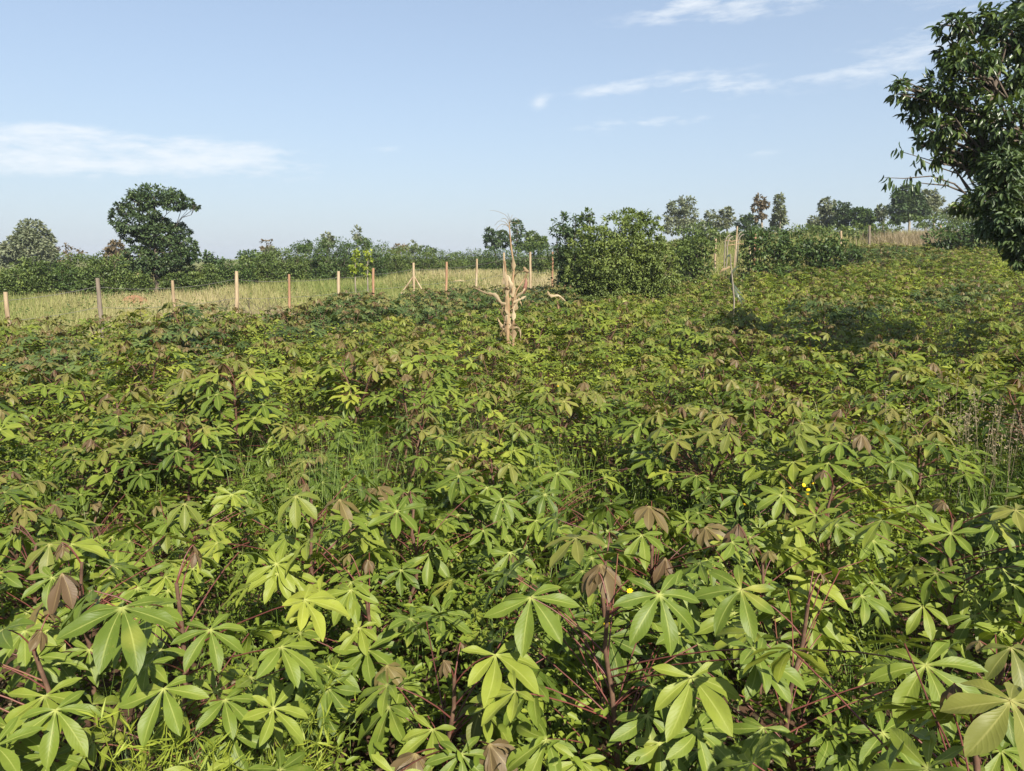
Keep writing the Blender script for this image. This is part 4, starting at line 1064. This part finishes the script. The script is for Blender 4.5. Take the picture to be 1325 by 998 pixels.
for q_ in range(16):
    bx, by = 660+gz_.normal(0, 3), gz_.uniform(365, 440); sgn = gz_.choice([-1, 1]); l_ = gz_.uniform(5, 13)
    RIB.append(([(bx, by), (bx+sgn*l_*.5, by-l_*gz_.uniform(.1, .7)), (bx+sgn*l_, by+gz_.uniform(-4, 9)), (bx+sgn*l_*1.05, by+gz_.uniform(3, 15))], gz_.uniform(.02, .05), 'maize_leaf', gz_.uniform(0, .8)))
for ri, (pl, w, mt, ti) in enumerate(RIB):
    mb = MB(); ribbon(mb, curve(pl, MD, gz_, 18, .03), w*.9, .5, ti, gz_, gz_.normal(0, .8) if ri else .25, 1 if ri else .15); mb.build('leaf', M[mt], mz, origin=org)
for (a_, b_, c_, d_) in ((664,440,663,415),(657,435,658,408),(664,415,665,392),(657,405,656,382),(664,385,664,362),(655,385,654,360),(664,350,662,330),(659,425,655,402),(665,402,669,388),(656,372,654,350)):
    mb = MB(); q = np.array([P(a_+(c_-a_)*t, b_+(d_-b_)*t, MD-.025) for t in np.linspace(0, 1, 7)]); q[-2:, 0] += gz_.normal(0, .02)*np.array([.5, 1]); ribbon(mb, q, .075, .8, gz_.uniform(.2, .9), gz_, gz_.normal(0, .3)); mb.build('sheath', M['maize_leaf'], mz, origin=org)
mb = MB(); ribbon(mb, curve([(660,310),(655,301),(650,299),(645,303),(643,308)], MD, gz_, 12, .02), .055, .4, .3, gz_, .1, .1); c = mb.build('leaf', M['maize_green'], mz, origin=org); c['label'] = 'arching green leaf near the top'
mb = MB(); q = curve([(677,380),(680,370),(681,360)], MD, gz_, 8, .01); tube(mb, q, [.008, .018, .024, .025, .022, .018, .012, .005], 9); c = mb.build('ear', M['husk'], mz, origin=org); c['label'] = 'purplish shrivelled ear'
mb = MB(); q = curve([(684,352),(680,350),(678,346)], MD, gz_, 6, .01); tube(mb, q, [.012, .02, .024, .024, .02, .012], 9); mb.build('ear', M['maize_leaf'], mz, origin=org)
mb = MB()
for pl in ([(659,292),(658,285),(655,279),(645,274),(634,272)], [(659,294),(654,288),(646,286),(640,292)], [(659,292),(662,285),(668,282),(672,288)], [(659,290),(659,282),(657,276)], [(659,294),(650,290),(643,296),(641,300)], [(659,294),(664,288),(670,290)], [(659,291),(654,283),(648,284)], [(659,291),(661,283),(663,278)], [(659,296),(655,290),(650,294)]):
    tube(mb, curve(pl, MD, gz_, 10, .02), np.linspace(.0035, .0018, 10), 4)
c = mb.build('tassel', M['pinkgrass'], mz, origin=org)
tag(mz, 'tall dry straw coloured maize plant with ragged leaves standing alone mid field', 'maize plant')
# small dry leaf lying over crop, right of it: a second broken maize
b = P(722, 395, 15.0); gz = float(ground(b[0], b[1])); org = np.array([b[0], b[1], gz]); m2 = empty('maize_plant', org)
mb = MB(); q = np.vstack([[b[0], b[1], gz-.05], curve([(723,402),(722,396),(720,386)], 15.0, gz_, 8, .01)]); tube(mb, q, .016, 8); mb.build('stalk', M['maize_dry'], m2, origin=org)
mb = MB(); ribbon(mb, curve([(708,376),(713,383),(722,382),(728,386),(733,391)], 15.0, gz_, 12, .02), .055, .3, .8, gz_); mb.build('leaf', M['maize_leaf'], m2, origin=org)
mb = MB(); ribbon(mb, curve([(700,375),(692,378),(684,374)], 15.0, gz_, 8, .02), .04, .3, .2, gz_); mb.build('leaf', M['maize_green'], m2, origin=org)
tag(m2, 'short broken dry maize plant with one curled leaf right of the tall one', 'maize plant')
# wilted green maize further right
D3 = 14.0
b = P(950, 385, D3); gz = float(ground(b[0], b[1])); org = np.array([b[0], b[1], gz]); m3 = empty('maize_plant', org)
mb = MB(); q = np.vstack([[b[0], b[1], gz-.05], curve([(950,390),(948,365),(946,345),(945,329)], D3, gz_, 10, .02)]); tube(mb, q, np.linspace(.014, .010, len(q)), 8); mb.build('stalk', M['palebark'], m3, origin=org)
for pl, w, mt in (([(946,365),(948,352),(955,345),(956,344)], .05, 'maize_green'), ([(948,352),(946,362),(952,372),(962,382)], .07, 'maize_green'), ([(946,372),(955,380),(965,390)], .06, 'maize_green'), ([(945,345),(940,348),(934,350),(930,356)], .05, 'maize_leaf'), ([(946,330),(941,332),(938,340)], .05, 'maize_green'), ([(950,380),(958,388),(962,398)], .06, 'maize_green')):
    mb = MB(); ribbon(mb, curve(pl, D3, gz_, 10, .03), w, .4, .4, gz_, gz_.normal(0, .6)); mb.build('leaf', M[mt], m3, origin=org)
tag(m3, 'wilted green maize plant with hanging leaves below the stick arbour', 'maize plant')

# ------------------------------------------------------------------ light and sky
SUN = np.array([.31, -.72, .62]); SUN = SUN/np.linalg.norm(SUN)
el = math.asin(SUN[2]); azm = math.atan2(SUN[0], SUN[1])
sl = bpy.data.lights.new('sun', 'SUN'); sl.energy = 5.0; sl.angle = R(.5); sl.color = (1, .93, .80)
so = bpy.data.objects.new('sun', sl); COL.objects.link(so); so.rotation_euler = Vector(SUN).to_track_quat('Z', 'Y').to_euler(); so.location = (20, -15, 20)

w = bpy.data.worlds.new('World'); scene.world = w; w.use_nodes = True; nt = w.node_tree; nt.nodes.clear()
sky = nd(nt, 'ShaderNodeTexSky', sky_type='NISHITA', sun_disc=False, sun_elevation=el, sun_rotation=azm, altitude=300, air_density=1.0, dust_density=.8, ozone_density=2.5)
tc = nd(nt, 'ShaderNodeTexCoord'); sx = nd(nt, 'ShaderNodeSeparateXYZ'); nt.links.new(tc.outputs['Generated'], sx.inputs[0])
az_ = math_(nt, 'ARCTAN2', sx.outputs[0], sx.outputs[1]); el_ = math_(nt, 'ARCSINE', sx.outputs[2])
def cloud_noise(sa, se, scale, rough=.6, off=0., dist=0.):
    cv = nd(nt, 'ShaderNodeCombineXYZ'); nt.links.new(math_(nt, 'ADD', math_(nt, 'MULTIPLY', az_, sa), off), cv.inputs[0])
    nt.links.new(math_(nt, 'ADD', math_(nt, 'MULTIPLY', el_, se), math_(nt, 'MULTIPLY', az_, -sa*.15)), cv.inputs[1])
    n = nd(nt, 'ShaderNodeTexNoise', i={'Scale': scale, 'Detail': 8, 'Roughness': rough, 'Distortion': dist}); nt.links.new(cv.outputs[0], n.inputs['Vector']); return n.outputs[0]
n1 = cloud_noise(5, 26, 1.6, .62, 0, .4); n2 = cloud_noise(12, 40, 2.2, .6, 3.)
CL = [(60,205,230,20,.9,0),(150,198,170,12,.95,-.03),(300,193,80,9,.8,-.03),(40,190,70,18,.6,0),(75,172,75,9,.6,0),(860,104,90,10,.55,.05),(930,115,80,12,.45,.05),(780,118,35,6,.6,.1),(845,160,90,8,.75,.03),(700,133,11,9,.5,.3),
      (985,10,110,13,.75,.05),(890,5,30,8,.6,0),(1190,70,65,26,.5,.05),(985,198,20,5,.5,.1),(500,192,18,5,.35,0),(110,137,40,8,.25,0),(1080,95,90,14,.35,.1),(1240,20,60,30,.35,.1),(860,18,60,10,.35,.1)]
tot = None
for (px, py, rx, ry, s, sl_) in CL:
    r = ray(px, py); r = r/np.linalg.norm(r); a0, e0 = math.atan2(r[0], r[1]), math.asin(r[2])
    da = math_(nt, 'SUBTRACT', az_, a0); de = math_(nt, 'SUBTRACT', math_(nt, 'SUBTRACT', el_, e0), math_(nt, 'MULTIPLY', da, sl_))
    q = math_(nt, 'ADD', math_(nt, 'POWER', math_(nt, 'ABSOLUTE', math_(nt, 'MULTIPLY', da, F/rx)), 2), math_(nt, 'POWER', math_(nt, 'ABSOLUTE', math_(nt, 'MULTIPLY', de, F/ry)), 2))
    e = math_(nt, 'MULTIPLY', math_(nt, 'EXPONENT', math_(nt, 'MULTIPLY', q, -1.)), s)
    tot = e if tot is None else math_(nt, 'ADD', tot, e)
tot = math_(nt, 'MINIMUM', tot, 1.05)
nn_ = math_(nt, 'ADD', math_(nt, 'MULTIPLY', n1, 1.3), math_(nt, 'MULTIPLY', n2, .9))
cf = math_(nt, 'MULTIPLY', math_(nt, 'SUBTRACT', math_(nt, 'ADD', tot, math_(nt, 'MULTIPLY', math_(nt, 'SUBTRACT', nn_, 1.1), 2.2)), .28), 1.0, True)
cf = math_(nt, 'MULTIPLY', cf, math_(nt, 'MINIMUM', math_(nt, 'MULTIPLY', tot, 1.5), .75))
hz = math_(nt, 'EXPONENT', math_(nt, 'MULTIPLY', math_(nt, 'MAXIMUM', el_, 0.0), -3.6))
hz = math_(nt, 'ADD', math_(nt, 'MULTIPLY', hz, .62), .26)
SKYB = mixc(nt, hz, sky.outputs[0], (3.28, 3.80, 4.45))
SKYC = mixc(nt, cf, SKYB, (5.6, 5.9, 6.2))
bg = nd(nt, 'ShaderNodeBackground', i={'Strength': .074}); nt.links.new(SKYC, bg.inputs[0])
wo = nd(nt, 'ShaderNodeOutputWorld'); nt.links.new(bg.outputs[0], wo.inputs[0])

# thin morning air over the whole place
hx0, hx1, hy0, hy1, hz0, hz1 = gx[0]-20, gx[-1]+20, gy[0]-20, gy[-1]+20, -1.6, 16.0
hv = [(x, y, z) for z in (hz0, hz1) for (x, y) in ((hx0, hy0), (hx1, hy0), (hx1, hy1), (hx0, hy1))]
hm = MB().add(hv, [(3, 2, 1, 0), (4, 5, 6, 7), (0, 1, 5, 4), (1, 2, 6, 5), (2, 3, 7, 6), (3, 0, 4, 7)])
mh, nth = new_mat('haze_air'); vo = nd(nth, 'ShaderNodeVolumePrincipled', i={'Color': (.86, .91, 1, 1), 'Density': .0006, 'Anisotropy': .2}); oo = nd(nth, 'ShaderNodeOutputMaterial'); nth.links.new(vo.outputs[0], oo.inputs['Volume'])
tag(hm.build('haze', mh, smooth=False), 'faint pale air softening the far trees', 'haze', kind='stuff')

cam = bpy.data.cameras.new('camera'); co = bpy.data.objects.new('camera', cam); COL.objects.link(co)
co.location = (0, 0, EYE); co.rotation_euler = (R(90)-PITCH, 0, 0); cam.sensor_width = 36; cam.lens = F/W*36; cam.clip_end = 6000; cam.clip_start = .02
scene.camera = co
scene.view_settings.view_transform = 'Standard'; scene.view_settings.look = 'None'; scene.view_settings.gamma = 1; scene.view_settings.exposure = 1.2
scene.render.engine = 'CYCLES'
